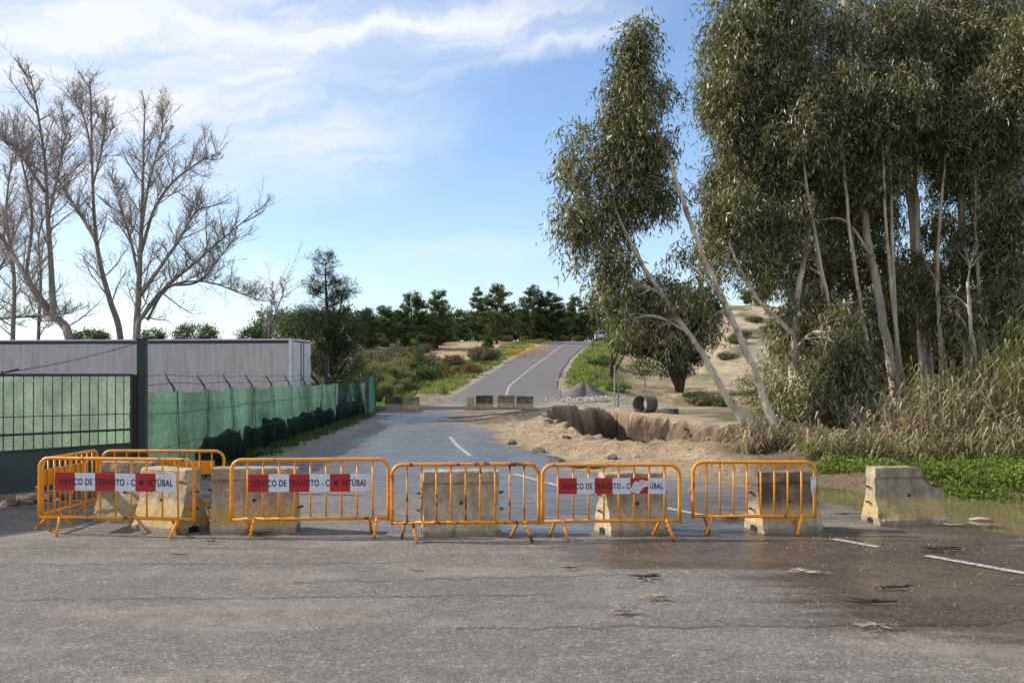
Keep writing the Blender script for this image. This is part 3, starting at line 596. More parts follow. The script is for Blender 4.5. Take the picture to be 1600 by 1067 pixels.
m.tube([px0 + Vector((-.03, -.01, .0)), px0 + Vector((.0, -.026, .015)), px0 + Vector((.04, 0, .01)), px0 + Vector((.03, .03, .005))], .012, 6)
tag(m.build('plastic_strip', MAT['torn']), 'white plastic strip tied on post of rightmost orange barrier', 'plastic strip')
# far barriers beside the road
for (px, Y, rz, lean, lab) in ((843, 128, .25, .0, 'small far orange barrier standing at left edge of the climbing road'), (822, 126, -.12, .55, 'far orange barrier tipped over on the verge beside the standing one'), (808, 124, -.2, .95, 'far orange barrier lying flat on the sandy verge')):
    x = GX(px, Y); o = barrier(lab, px - 14, Y, px + 14, Y, 1.5, 11, None, back=False, group='far orange barriers', plain=True)
    o.location = (x, Y, hz(x, Y) + .03); o.rotation_euler = (lean, 0, rz)

# ------------------------------------------------------------------ concrete blocks
PROF = [(.30, 0), (.30, .075), (.285, .10), (.175, .36), (.15, .42), (.125, .62), (.116, .660), (.146, .670), (.140, .80), (.125, .815)]
def jersey(label, px, Y, rz, Ln=.98, H=.815, paint=.6, grime=0., seed=1, chop=None, group='concrete barrier blocks', z=0, hook=True, notch=True):
    rs = H / .815; half = []
    for i in range(len(PROF) - 1):
        (w0, z0), (w1, z1) = PROF[i], PROF[i + 1]; n = max(1, int(math.hypot(w1 - w0, z1 - z0) / .035))
        for k in range(n): half.append((w0 + (w1 - w0) * k / n, z0 + (z1 - z0) * k / n))
    half.append(PROF[-1])
    ring = [(-w, zz) for w, zz in half] + [(0, .815)] + [(w, zz) for w, zz in half[::-1]]
    nxn = 28; xs = np.linspace(-Ln / 2, Ln / 2, nxn); nr = len(ring); V = []; rr = random.Random(seed)
    for i, x in enumerate(xs):
        e = min(i, nxn - 1 - i)
        for (w, zz) in ring:
            d = (float(fbm(np.array([x * 9 + seed * 7]), np.array([zz * 9 + (5 if w > 0 else 0)]), 3, seed)[0]) - .5)
            ww = w + d * .02; xx = x + (math.copysign(1, x) * d * .05 if e == 0 else 0); hh = zz
            if e <= 1 and (zz > .6 or zz < .15): hh -= max(0, d) * .08 * (zz > .6); ww *= 1 - max(0, d - .05) * .5
            if zz > .78: hh += d * .018
            if chop and zz > .3:
                c0, slope, cz = chop; lim = max(cz, .815 - max(0, x - c0) * slope) + d * .03
                hh = min(hh, lim)
            V.append((xx, ww, max(hh, 0) * rs))
    V = np.array(V); Q = []
    for i in range(nxn - 1):
        for k in range(nr - 1): a = i * nr + k; Q.append((a, a + nr, a + nr + 1, a + 1))
    rt = empty('concrete_block', (GX(px, Y), Y, z), rz); tag(rt, label, 'concrete barrier', group)
    mb = MB(); mb.add(V, Q)
    # closed ends; the drain arch's inner shade is a black shape added below
    for (i, flip) in ((0, 0), (nxn - 1, 1)):
        b = i * nr; L2 = len(half); fs = []
        for k in range(L2 - 1):
            zl = half[k][1]; p, q, s_, t_ = b + k, b + k + 1, b + nr - 2 - k, b + nr - 1 - k
            fs.append((p, q, s_, t_) if not flip else (t_, s_, q, p))
        p = (b + L2 - 1, b + L2, b + L2 + 1); fs.append(p if not flip else p[::-1]); mb.f += fs; mb.m += [0] * len(fs)
    o = mb.build('block', MAT['concrete'], rt, False); o['paint'] = float(paint); o['grime'] = float(grime)
    for sg in ((-1, 1) if notch else ()):
        m = MB(); ex = sg * (Ln / 2 + .012); pts = [(-.085, 0)] + [(-.085 + .17 * k / 6, .06 + .025 * math.sin(math.pi * k / 6)) for k in range(7)] + [(.085, 0)]
        n = len(pts); vs = [(ex, y, zz * rs + .002) for y, zz in pts] + [(ex - sg * .05, y, zz * rs + .002) for y, zz in pts]
        m.add(vs, [tuple(range(n))] + [(k, (k + 1) % n, n + (k + 1) % n, n + k) for k in range(n)]); m.build('drain_slot_dark', MAT['black'], rt)  # solid black shape painting the shade inside the drain arch
    if hook:
        for sg in (-1, 1):
            for zz in (.30, .52):
                m = MB(); x = sg * Ln / 2; m.tube([(x - sg * .03, .04, zz * rs), (x + sg * .05, .05, zz * rs + .01), (x + sg * .075, .0, zz * rs + .01), (x + sg * .05, -.05, zz * rs), (x - sg * .03, -.045, zz * rs - .01)], .0085, 6); m.build('rebar_loop', MAT['rebar'], rt, True)
        for sg in (-1, 1):
            m = MB(); yy = sg * .152; m.tube([(.0, yy + sg * .018, .41 * rs), (.0, yy - sg * .03, .41 * rs)], .022, 10); m.build('lifting_hole_dark', MAT['black'], rt)  # solid black plug in place of the dark inside the hole
    return rt
jersey('mottled sunlit concrete block with yellow paint behind the front left barrier', 267, 13.85, R(-30), .86, .84, .9, 0, 11)
jersey('grey shaded concrete block at the back inside the left barrier corner', 205, 14.75, R(-14), .85, .86, .15, .35, 12)
jersey('wide concrete block with broad yellow base behind the peeling sign barrier', 400, 13.75, R(5), 1.1, .86, 1.0, .1, 13)
jersey('plain tan concrete block without paint behind the rusty barrier', 719, 13.55, R(8), 1.0, .835, .08, .05, 14)
jersey('dark stained concrete block behind the scratched sign barrier', 988, 13.65, R(17), .85, .80, .0, .25, 15)
jersey('black stained concrete block behind the rightmost barrier', 1224, 13.85, R(12), .86, .80, .5, .85, 16)
jersey('broken concrete block with sloped right end standing alone beside the puddle', 1412, 14.55, R(6), .98, .80, .85, .28, 17, chop=(.12, 1.25, .50))
fb = None
for (px, Y, rz, lab, pa, gr) in ((615, 60.6, .06, 'far dark concrete block at the end of the green fence', .0, .9), (642, 60.2, .05, 'far block with pale yellow base, right of the dark one by the fence', 1., .35),
        (735.5, 59.3, 1.5, 'far concrete block seen end on beside the road gap', .9, 0.), (757, 60.5, .04, 'far block with black stained top and yellow base beside the end-on block', .9, 1.),
        (791, 61, -.06, 'far concrete block with diagonal yellow sunlit base', 1., .4), (820, 61, .05, 'rightmost far concrete block at the pit head', .9, .8)):
    jersey(lab, px, Y, rz, 1.0, .82, pa, gr, int(px), group='far concrete barrier blocks', hook=False, z=hz(GX(px, Y), Y) - .03, notch=False)

# ------------------------------------------------------------------ fence, gate, trailer on the left
PX, PY = -6.68, 18.5
def fx(Y): return PX - .031 * (Y - PY)
def gx(Y): return PX - .65 * (PY - Y)
def build_left():
    # gate of vertical bars with netting behind
    gt = empty('metal_gate', (gx(14.5), 14.5, 0)); tag(gt, 'dark green barred gate with pale netting behind and solid sheet below', 'gate')
    o0 = gt.location
    def gp(Y, z, off=0): return Vector((gx(Y) + off * .84, Y - off * .55, z)) - o0
    Y0, Y1 = 12.0, 18.32
    m = MB(); m.bar(gp(Y0, 2.09), gp(Y1, 2.09), .05, .045); m.bar(gp(Y1, .2), gp(Y1, 2.1), .05, .05); m.bar(gp(Y0, .2), gp(Y0, 2.1), .05, .05)
    m.bar(gp(Y0, 1.16), gp(Y1, 1.12), .03, .04); m.bar(gp(Y0, .86), gp(Y1, .86), .04, .05); m.build('gate_frame', MAT['darkgreen'], gt)
    m = MB(); m.tube([gp(Y0, 1.46, .01), gp(Y1, 1.40, .01)], .008, 6); m.build('thin_rail', MAT['darkgreen'], gt)
    n = 44
    for k in range(1, n):
        Y = Y0 + (Y1 - Y0) * k / n; m = MB(); m.tube([gp(Y, .84), gp(Y, 2.08)], .009, 6); m.build('bar', MAT['darkgreen'], gt, True)
    m = MB(); m.bar(gp(Y0, .52, .005), gp(Y1, .52, .005), .015, .66)
    for k in range(6): m.bar(gp(Y0 + k * 1.24, .2, .02), gp(Y0 + k * 1.24, .84, .02), .012, .03)
    m.build('sheet_panel', MAT['sheet'], gt)
    V = []; nx, nz = 90, 14
    for i in range(nx + 1):
        for j in range(nz + 1):
            Y = Y0 + (Y1 - Y0) * i / nx; z = .84 + 1.23 * j / nz; V.append(gp(Y, z, -.05 - .03 * float(vn(np.array([i * .3]), np.array([j * .4]), 5)[0])))
    Q = [(i * (nz + 1) + j, (i + 1) * (nz + 1) + j, (i + 1) * (nz + 1) + j + 1, i * (nz + 1) + j + 1) for i in range(nx) for j in range(nz)]
    np_mesh('netting', V, Q, MAT['palenet'], gt, True)
    # rubble footing under the gate
    X = []; 
    m = MB()
    for k in range(70):
        Y = 12 + 6.6 * k / 70; p = Vector((gx(Y) + random.uniform(-.1, .12), Y, random.uniform(0, .12))); s = random.uniform(.07, .16)
        m.box(p, (s * 1.6, s * 1.4, s), random.uniform(0, 3), M4=(Matrix.Rotation(random.uniform(0, 3), 3, 'Z') @ Matrix.Rotation(random.uniform(-.5, .5), 3, 'X')))
    ft = m.build('rubble_footing', MAT['rock']); bevel(ft, .02, 2); tag(ft, 'dark rubble footing along the bottom of the green gate', 'footing', kind='stuff')
    # tall post
    gp_ = empty('gate_post', (PX, PY, 0)); tag(gp_, 'tall dark green steel post between gate and net fence', 'post')
    m = MB(); m.box((0, 0, 1.36), (.16, .14, 2.72)); bevel(m.build('post', MAT['darkgreen'], gp_), .012)
    m = MB(); m.box((-.13, -.05, 1.05), (.10, .05, 2.1)); m.build('hinge_plate', MAT['rebar'], gp_)
    m = MB(); m.box((0, 0, 2.735), (.18, .16, .03)); m.build('cap', MAT['darkgreen'], gp_)
    a = Vector((PX - .06, PY - .1, 2.66)); b = Vector((gx(16.3), 16.25, 2.12)); m = MB(); pts = []
    for k in range(13): t = k / 12; p = a.lerp(b, t); p.z -= .05 * math.sin(math.pi * t); pts.append(p)
    cb = m.tube(pts, .0075, 5).build('stay_cable', MAT['wire']); tag(cb, 'thin steel stay cable running from post top down to the gate', 'cable')
    m = MB(); m.tube([b, b + (a - b).normalized() * .3], [.012, .02], 8); m.tube([b + Vector((0, 0, -.05)), b + Vector((.02, 0, .03))], .02, 8); m.build('turnbuckle', MAT['darksteel'], cb)
    # net fence
    ft = empty('netting_fence', (PX, PY, 0)); tag(ft, 'long wire fence hung with green netting running away along the road', 'fence')
    o0 = ft.location; ys = np.concatenate([np.arange(18.62, 30, .12), np.arange(30, 54.4, .25)])
    posts = [20.6, 22.9, 25.2, 27.6, 30.2, 33.0, 36.0, 39.4, 43.0, 47.0, 51.0, 54.3]
    def top(Y): 
        i = np.searchsorted(posts, Y); a = posts[i - 1] if i else 18.6; b = posts[min(i, len(posts) - 1)]; t = (Y - a) / max(b - a, .1)
        return 1.80 - .0025 * (Y - 18.5) - .07 * math.sin(math.pi * min(max(t, 0), 1)) + .015 * math.sin(Y * 7)
    nz = 16; V = []
    for Y in ys:
        for j in range(nz + 1):
            t = j / nz; z = .04 + (top(Y) - .04) * t
            bul = .05 * (vn(np.array([Y * 3.3 + z * .8]), np.array([z * .5]), 31)[0] - .5) + .16 * (fbm(np.array([Y * .9]), np.array([z * .8]), 3, 8)[0] - .5) * 2 * math.sin(math.pi * min(1, t + .15)) + .08 * (1 - t) ** 2
            V.append((fx(Y) + bul - o0.x, Y - o0.y, z))
    n = len(ys); Q = [(i * (nz + 1) + j, (i + 1) * (nz + 1) + j, (i + 1) * (nz + 1) + j + 1, i * (nz + 1) + j + 1) for i in range(n - 1) for j in range(nz)]
    np_mesh('netting', V, Q, MAT['net'], ft, True)
    for Y in posts:
        m = MB(); x = fx(Y) - .05 - o0.x; y = Y - o0.y; m.tube([(x, y, 0), (x, y, 1.82), (x - .22, y, 2.12)], .024, 8); p = m.build('post', MAT['darkgreen'], ft, True)
        m = MB(); m.tube([(x + .09, y, .05), (x + .10, y, .9), (x + .07, y, 1.78)], .008, 5); m.build('tie_wire', MAT['wire'], p)
    for zz, off in ((1.92, -.1), (2.08, -.2), (1.35, .07), (.72, .09)):
        m = MB(); pts = []
        for Y in np.arange(18.6, 54.4, .45):
            pts.append((fx(Y) + off - .03 - o0.x + (.05 if zz < 1.5 else 0), Y - o0.y, zz - .0025 * (Y - 18.5) + .018 * math.sin(Y * 1.7 + zz * 5)))
        m.tube(pts, .006 if zz > 1.5 else .007, 4); m.build('wire', MAT['wire'], ft)
    # last stretch: rusty pillar and corrugated sheet
    ge = empty('sheet_fence_end', (fx(55.2), 55.2, 0)); tag(ge, 'short green sheet fence with rusty pillar at far end of net fence', 'fence')
    m = MB(); m.box((-.1, 0, .98), (.42, .3, 1.96)); bevel(m.build('pillar', simple('rusty_pillar', (.16, .09, .07), (.09, .06, .05), 4, .9), ge), .02)
    V = []; N = 60
    for i in range(N + 1):
        t = i / N; x = .1 - .35 * t + .03 * math.sin(i * 1.5); y = .3 + 5.0 * t; V += [(x, y, .02), (x, y, 1.98 - .05 * (i // 12 % 2) + .12 * t)]
    np_mesh('sheet', V, [(2 * i, 2 * i + 2, 2 * i + 3, 2 * i + 1) for i in range(N)], net_mat('dark_green_sheet', (.03, .10, .09), (.06, .16, .13), .35), ge)
    # earth bank in the yard behind the net
    ys = np.arange(19.4, 54, .3); V = []
    for Y in ys:
        h = float(np.interp(Y, [19.4, 20.5, 22.5, 24, 28, 29, 33, 34, 40, 54], [.45, .85, 1.08, 1.2, 1.12, 1.3, 1.16, 1.3, 1.2, 1.3]) + .05 * math.sin(Y * 3.1))
        if Y % 5.3 < .35: h *= .6
        for dx, k in ((-.18, 0), (-.28, .85), (-.5, 1), (-1.2, .7), (-2.6, 0)): V.append((fx(Y) + dx, Y, h * k - .1))
    n = len(ys); np_mesh('earth_bank', V, [(i * 5 + j, i * 5 + j + 1, i * 5 + 6 + j, i * 5 + 5 + j) for i in range(n - 1) for j in range(4)], MAT['rock'], smooth=True)['kind'] = 'structure'
    # trailer
    pr = W(472, 533, 46.6); pn = W(455, 533, 44.4); top = 3.62; dn = Vector((pr.x - pn.x, pr.y - pn.y, 0)).normalized(); ax = Vector((dn.y, -dn.x, 0)).normalized()
    rz = math.atan2(-(-dn.x), dn.y) if 0 else math.atan2(dn.y, dn.x) - math.pi / 2
    tr = empty('semi_trailer', (pn.x, pn.y, 0), R(-7)); tag(tr, 'long grey curtain sided trailer parked behind the green fence', 'trailer')
    Ln, Wd, zb = 17.5, 2.5, .95
    m = MB(); nx = 60; V = []; nzc = 6
    for i in range(nx + 1):
        for j in range(nzc + 1):
            V.append((-Ln + (Ln - .12) * i / nx, .02 * (float(vn(np.array([i * .8]), np.array([j * .7]), 3)[0]) - .5) * 1.6, zb + (top - .17 - zb) * j / nzc))
    Q = [(i * (nzc + 1) + j, (i + 1) * (nzc + 1) + j, (i + 1) * (nzc + 1) + j + 1, i * (nzc + 1) + j + 1) for i in range(nx) for j in range(nzc)]
    np_mesh('curtain_side', V, Q, MAT['curtain'], tr, True)
    m.box((-Ln / 2, Wd / 2 + .05, (zb + top) / 2 - .02), (Ln - .1, Wd - .1, top - zb - .06)); m.build('body', MAT['curtain'], tr)
    m = MB(); m.box((-Ln / 2, .01, top - .11), (Ln - .2, .06, .10)); m.build('roof_rail', MAT['trim'], tr)
    m = MB(); m.box((-Ln / 2, Wd / 2, top), (Ln + .02, Wd + .06, .06)); m.build('roof', MAT['white'], tr)
    m = MB(); m.box((-.03, .0, (zb + top) / 2), (.14, .10, top - zb - .08)); m.box((-.03, Wd, (zb + top) / 2), (.14, .10, top - zb - .08)); m.build('corner_post', MAT['tdoor'], tr)
    for k in range(2):
        m = MB(); m.box((.035, .68 + k * 1.16, (zb + top) / 2), (.05, 1.12, top - zb - .15)); d = m.build('rear_door', MAT['tdoor'], tr); m = MB(); m.tube([(.075, 1.1 + k * .36, zb + .1), (.075, 1.1 + k * .36, top - .1)], .018, 6); m.build('lock_rod', MAT['wire'], d)
    m = MB(); m.box((.06, Wd / 2, top - .09), (.02, Wd - .3, .035)); m.build('marker_strip', MAT['red'], tr)
    m = MB(); m.box((-Ln / 2, Wd / 2, zb - .12), (Ln - .3, 1.1, .2)); m.build('chassis', MAT['trim'], tr)
    for k in range(3):
        for sy in (.2, Wd - .2):
            m = MB(); m.tube([(-1.9 - k * 1.3, sy - .18, .42), (-1.9 - k * 1.3, sy + .18, .42)], .46, 20); m.build('wheel', MAT['rubber'], tr)
    # steel frame beside trailer
    sf = empty('steel_frame', W(492, 608, 47)); sf.location.z = 0; tag(sf, 'rusty dark steel frame with diagonal brace beside the trailer', 'steel frame')
    m = MB(); m.bar((-1.1, 0, 2.88), (.62, 0, 2.86), .2, .18); m.build('beam', MAT['framerust'], sf); m = MB(); m.bar((.55, 0, -.2), (.55, 0, 2.76), .17, .18); m.build('column', MAT['darksteel'], sf)
    m = MB(); m.bar((-.75, 0, 2.72), (.45, 0, 1.35), .12, .13); m.build('brace', MAT['framerust'], sf); m = MB(); m.bar((-1.0, 0, -.2), (-1.0, 0, 2.76), .17, .18); m.build('column', MAT['darksteel'], sf)
    m = MB(); m.bar((-.4, .2, 1.62), (1.0, .4, 1.62), .1, .1); m.build('rail', MAT['stakewood'], sf)
build_left()

# ------------------------------------------------------------------ foliage tools
def quads(C, A, Bv):
    """rhombic leaves: base C, axis A (to tip), half width Bv"""
    n = len(C); V = np.stack([C, C + A * .42 + Bv, C + A, C + A * .42 - Bv], 1).reshape(-1, 3); return V, np.arange(4 * n).reshape(-1, 4)
def unit(v): return v / (np.linalg.norm(v, axis=1, keepdims=True) + 1e-9)
def rdir(n): return unit(rng.normal(size=(n, 3)))
def ellip(n, c, r, shell=.45):
    d = rdir(n); q = rng.random(n) ** (1 / 3); q = shell * (q * .4 + .6) + (1 - shell) * q; return np.array(c)[None] + d * q[:, None] * np.array(r)[None]
def leaves_at(P, per, spread, ln, wd, droop=0., out=None, jitter=1.0):
    n = len(P) * per; C = np.repeat(P, per, 0) + rng.normal(size=(n, 3)) * np.array(spread)[None]
    A = rdir(n) * jitter
    if out is not None: A = A + np.repeat(out, per, 0)
    A[:, 2] -= droop; A = unit(A) * (ln * rng.uniform(.65, 1.3, n))[:, None]
    Bv = unit(np.cross(A, rdir(n))) * (wd * rng.uniform(.7, 1.3, n) / 2)[:, None]; return quads(C, A, Bv)
def merge(parts):
    V = []; Q = []; b = 0
    for v, q in parts: V.append(v); Q.append(q + b); b += len(v)
    return np.concatenate(V), np.concatenate(Q)
def spline(pts, n):
    pts = [Vector(p) for p in pts]; P = [pts[0] * 2 - pts[1]] + pts + [pts[-1] * 2 - pts[-2]]; out = []
    for i in range(len(pts) - 1):
        a, b, c, d = P[i:i + 4]
        for k in range(n):
            t = k / n; out.append(.5 * ((2 * b) + (c - a) * t + (2 * a - 5 * b + 4 * c - d) * t * t + (3 * b - a - 3 * c + d) * t ** 3))
    out.append(pts[-1]); return out

# ------------------------------------------------------------------ eucalyptus
def sprays(P, nt_, sc):
    """hanging strands of sickle leaves round every cluster point"""
    n = len(P) * nt_; S = np.repeat(P, nt_, 0) + rng.normal(size=(n, 3)) * np.array([[.16, .16, .14]]) * sc
    d = rng.normal(size=(n, 3)) * .55; d[:, 2] = -rng.uniform(.35, 1.1, n); d = unit(d) * (rng.uniform(.35, .75, n) * sc)[:, None]
    k = 9; m = n * k; t = np.tile(np.linspace(0, 1, k), n) + rng.normal(size=m) * .05; C = np.repeat(S, k, 0) + np.repeat(d, k, 0) * t[:, None] + rng.normal(size=(m, 3)) * .035
    A = rng.normal(size=(m, 3)) * .55 + np.repeat(unit(d), k, 0) * .35; A[:, 2] -= .75; A = unit(A) * (rng.uniform(.13, .25, m) * sc)[:, None]
    Bv = unit(np.cross(A, rdir(m))) * (rng.uniform(.012, .022, m) * sc)[:, None]; return quads(C, A, Bv)
def gum(label, trunks, blobs, dens=1.0, group='eucalyptus trees on the right', per=7, back=.9, thr=.43):
    base = Vector(trunks[0][0][0]); base.z = hz(base.x, base.y) - .1; trunks[0][0][0].z = base.z; rt = empty('eucalyptus_tree', base); tag(rt, label, 'tree', group); allp = []
    for pts, r0, r1 in trunks:
        sp = spline([Vector(p) - base for p in pts], 6)
        for k, p in enumerate(sp[1:-1]): p += Vector((random.uniform(-1, 1), random.uniform(-1, 1), 0)) * r0 * .18
        m = MB(); n = len(sp); m.tube(sp, [r0 + (r1 - r0) * (k / (n - 1)) ** .8 for k in range(n)], 10); m.build('trunk', MAT['gum'], rt, True)
        allp += [(p, r0 + (r1 - r0) * k / n) for k, p in enumerate(sp[n // 4:])]
    AP = np.array([p for p, _ in allp]); parts = []
    for (c, r, cnt) in blobs:
        c = np.array(c) - np.array(base) + np.array([0, back * (1 - float(ss(7.4, 9.2, c[2]))), 0]); n = max(4, int(cnt * dens * 1.9)); dv = rdir(n)
        lump = .62 + .75 * fbm(dv[:, 0] * 2.2 + c[0], dv[:, 2] * 2.2 + dv[:, 1] * 1.7 + c[2], 2, 7); n = n; P = c[None] + dv * (lump * (.35 + .65 * rng.random(n) ** .6))[:, None] * np.array(r)[None]
        keep = fbm(P[:, 0] / .75 + 9, P[:, 2] / .75 + P[:, 1] / .9, 2, 15) > thr; P = P[keep] if keep.sum() > 3 else P; n = len(P); br = MB()
        ctr = Vector(c); dd = np.linalg.norm(AP - c, axis=1) + .8 * np.maximum(0, AP[:, 2] - c[2] + .3); s = Vector(AP[int(np.argmin(dd))]); rb = min(.045, allp[int(np.argmin(dd))][1] * .5)
        mid = s.lerp(ctr, .5) + Vector((0, 0, .25)); limb = spline([s, mid, ctr], 5); br.tube(limb, [rb * (1 - .6 * k / 10) for k in range(len(limb))], 6)
        for k in range(0, n):
            if rng.random() < .45:
                q = Vector(P[k]); a = limb[random.randint(3, len(limb) - 1)]; md = a.lerp(q, .55) + Vector((0, 0, .12)); br.tube([a, md, q], [.016, .011, .004], 3, cap=False)
        parts.append(sprays(P, per, 1.0)); br.build('branch', MAT['gum'], rt, True)
    V, Q = merge(parts); np_mesh('crown', V, Q, MAT['leafe'], rt)
def B(px, py, rx, ry, Y, n, ry2=None):
    s = Y / F; p = W(px, py, Y); return (tuple(p), (rx * s, (ry2 or (rx + ry) * .5 * s), ry * s), n)
def T_(pts, Y, r0, r1, dY=0, z0=None):
    n = len(pts); o = [W(x, y, Y + dY * k / (n - 1)) for k, (x, y) in enumerate(pts)]
    if z0 is not None: o[0].z = z0
    return (o, r0, r1)
gum('slender gum tree leaning far left, the lowest of the leaning pair', [T_([(1212, 722), (1180, 682), (1140, 628), (1108, 570), (1074, 518), (1045, 475), (1010, 425), (985, 378), (962, 330), (940, 280)], 25, .115, .03, 1.5)],
    [B(922, 245, 48, 62, 26.3, 60), B(898, 315, 30, 62, 26.2, 42), B(950, 330, 55, 60, 26.4, 62), B(935, 400, 50, 42, 26, 50), B(985, 395, 50, 48, 26.6, 40), B(1000, 335, 40, 40, 26.6, 30), B(1000, 460, 55, 28, 25.8, 26), B(940, 450, 34, 22, 26, 16), B(975, 500, 30, 24, 25.6, 10), B(1035, 510, 30, 26, 25.5, 8)], .72, back=.2, thr=.47)
gum('tall slim gum tree with pointed top leaning left over the pit', [T_([(1230, 722), (1215, 680), (1192, 618), (1162, 540), (1130, 470), (1098, 398), (1070, 325), (1047, 255), (1022, 185), (1000, 110), (992, 60)], 24.6, .125, .02, 1.8),
     T_([(1132, 474), (1105, 440), (1080, 415), (1052, 402)], 25.2, .04, .015, .3)],
    [B(995, 45, 9, 24, 26.3, 14), B(993, 75, 17, 30, 26.3, 26), B(990, 110, 28, 34, 26.3, 36), B(996, 140, 44, 42, 26.3, 44), B(988, 185, 46, 42, 26.3, 50), B(1012, 230, 44, 40, 26.2, 40), B(975, 240, 40, 40, 26.4, 32), B(1010, 290, 42, 34, 26.2, 28), B(1045, 395, 50, 36, 25.8, 30), B(1060, 300, 22, 30, 26, 7), B(1085, 450, 40, 36, 25.5, 16), B(1110, 500, 20, 30, 25.4, 5)], .75, back=.2, thr=.47)
gum('white trunked gum tree with forked limb behind the leaning pair', [T_([(1236, 712), (1236, 660), (1238, 600), (1242, 520), (1248, 450), (1262, 380), (1270, 300)], 28, .16, .06, 1), T_([(1241, 524), (1215, 498), (1185, 468), (1160, 425), (1142, 385), (1125, 330)], 28.2, .075, .02, .4)],
    [B(1150, 320, 50, 46, 28.6, 48), B(1130, 400, 46, 40, 28.6, 32), B(1185, 400, 52, 40, 28.8, 40), B(1220, 340, 50, 50, 29, 50), B(1250, 590, 44, 80, 28, 90), B(1298, 560, 50, 80, 28.6, 110), B(1300, 655, 44, 48, 28.4, 55), B(1345, 620, 40, 70, 29, 70), B(1270, 480, 46, 40, 28.8, 44), B(1245, 660, 26, 30, 27.6, 18), B(1285, 640, 44, 50, 26.5, 60), B(1325, 600, 40, 70, 26.8, 60), B(1300, 520, 44, 60, 27, 60)], back=.1)
gum('large gum tree with dense crown spreading out left at the grove edge', [T_([(1418, 690), (1405, 640), (1390, 560), (1372, 455), (1352, 350), (1341, 250), (1332, 140), (1320, 20), (1310, -80)], 29.5, .17, .06, .5), T_([(1362, 400), (1320, 345), (1272, 345)], 29.6, .05, .02, -.3)],
    [B(1150, 60, 52, 60, 29.5, 80), B(1140, 160, 48, 56, 29.5, 80), B(1210, 110, 60, 70, 29.8, 110), B(1200, 220, 62, 60, 29.8, 110), B(1140, 250, 46, 46, 29.6, 60), B(1270, 60, 70, 70, 30, 110), B(1280, 170, 62, 62, 30, 110), B(1200, 0, 66, 60, 30, 80), B(1260, 260, 60, 46, 30, 80), B(1165, 330, 60, 40, 29.6, 50)])
gum('gum tree with bent brownish trunk in the left half of the grove', [T_([(1325, 690), (1310, 600), (1292, 480), (1275, 385), (1258, 290), (1250, 180)], 31, .12, .05, .3)],
    [B(1210, 300, 60, 60, 31, 60), B(1300, 300, 60, 60, 31.5, 70), B(1230, 410, 60, 50, 31, 60), B(1310, 420, 60, 50, 31.6, 60), B(1180, 200, 60, 60, 31.5, 50)])
gum('tall twin trunked gum tree in the middle of the grove', [T_([(1462, 690), (1455, 620), (1445, 520), (1432, 420), (1421, 300), (1412, 200), (1408, 90), (1400, -60)], 30.5, .19, .07, .3), T_([(1448, 690), (1442, 600), (1437, 480), (1433, 350), (1428, 240), (1425, 120), (1440, -20)], 30.1, .13, .05, .2), T_([(1421, 290), (1395, 262), (1375, 240)], 30.5, .06, .03, -.4)],
    [B(1380, 30, 66, 66, 30.4, 100), B(1470, 20, 70, 66, 30.4, 100), B(1370, 140, 52, 60, 30.6, 80), B(1450, 130, 46, 56, 30.9, 60), B(1350, 230, 44, 44, 30.8, 46), B(1470, 220, 40, 40, 31, 34), B(1390, 410, 46, 50, 31, 44)])
gum('thin gum tree behind the bent trunk, its crown filling the lower left grove', [T_([(1340, 690), (1338, 480), (1330, 350), (1318, 250), (1300, 100)], 33, .12, .05, 0)],
    [B(1330, 360, 60, 60, 33.5, 60), B(1380, 330, 44, 50, 33.8, 34), B(1340, 480, 70, 50, 33.6, 70), B(1270, 500, 60, 50, 33, 50)])
gum('thin gum tree right of the twin trunks with sky showing beside it', [T_([(1480, 680), (1462, 420), (1470, 320), (1478, 230), (1485, 80)], 33, .10, .04, 0)], [B(1440, 440, 60, 50, 33.5, 60), B(1500, 140, 60, 60, 33, 60), B(1440, 500, 50, 50, 33.5, 40)])
gum('gum tree with straight trunk near right edge of the photo', [T_([(1520, 690), (1512, 560), (1506, 420), (1502, 300), (1500, 200), (1498, 60), (1505, -60)], 30, .15, .06, .3)],
    [B(1550, 40, 66, 70, 30, 110), B(1540, 150, 60, 60, 30, 90), B(1500, 260, 40, 40, 30.4, 34), B(1560, 250, 56, 56, 30.2, 64), B(1470, 90, 56, 60, 30, 60), B(1490, 340, 40, 40, 30.6, 22)])
gum('yellower gum tree low at the right edge of the photo', [T_([(1640, 690), (1630, 500), (1620, 350), (1610, 200)], 28, .14, .05, 0)],
    [B(1610, 60, 60, 80, 28.4, 80), B(1600, 180, 56, 60, 28.4, 70), B(1580, 300, 50, 50, 28, 60), B(1610, 380, 50, 50, 28, 60), B(1590, 460, 50, 46, 28, 50)])
gum('short gum tree with low crown among the tall reeds at right', [T_([(1545, 690), (1530, 590), (1518, 520), (1512, 440)], 27.5, .08, .04, 0)], [B(1545, 400, 46, 46, 28.4, 44), B(1490, 470, 46, 44, 28.6, 40), B(1540, 470, 40, 40, 28, 36)])

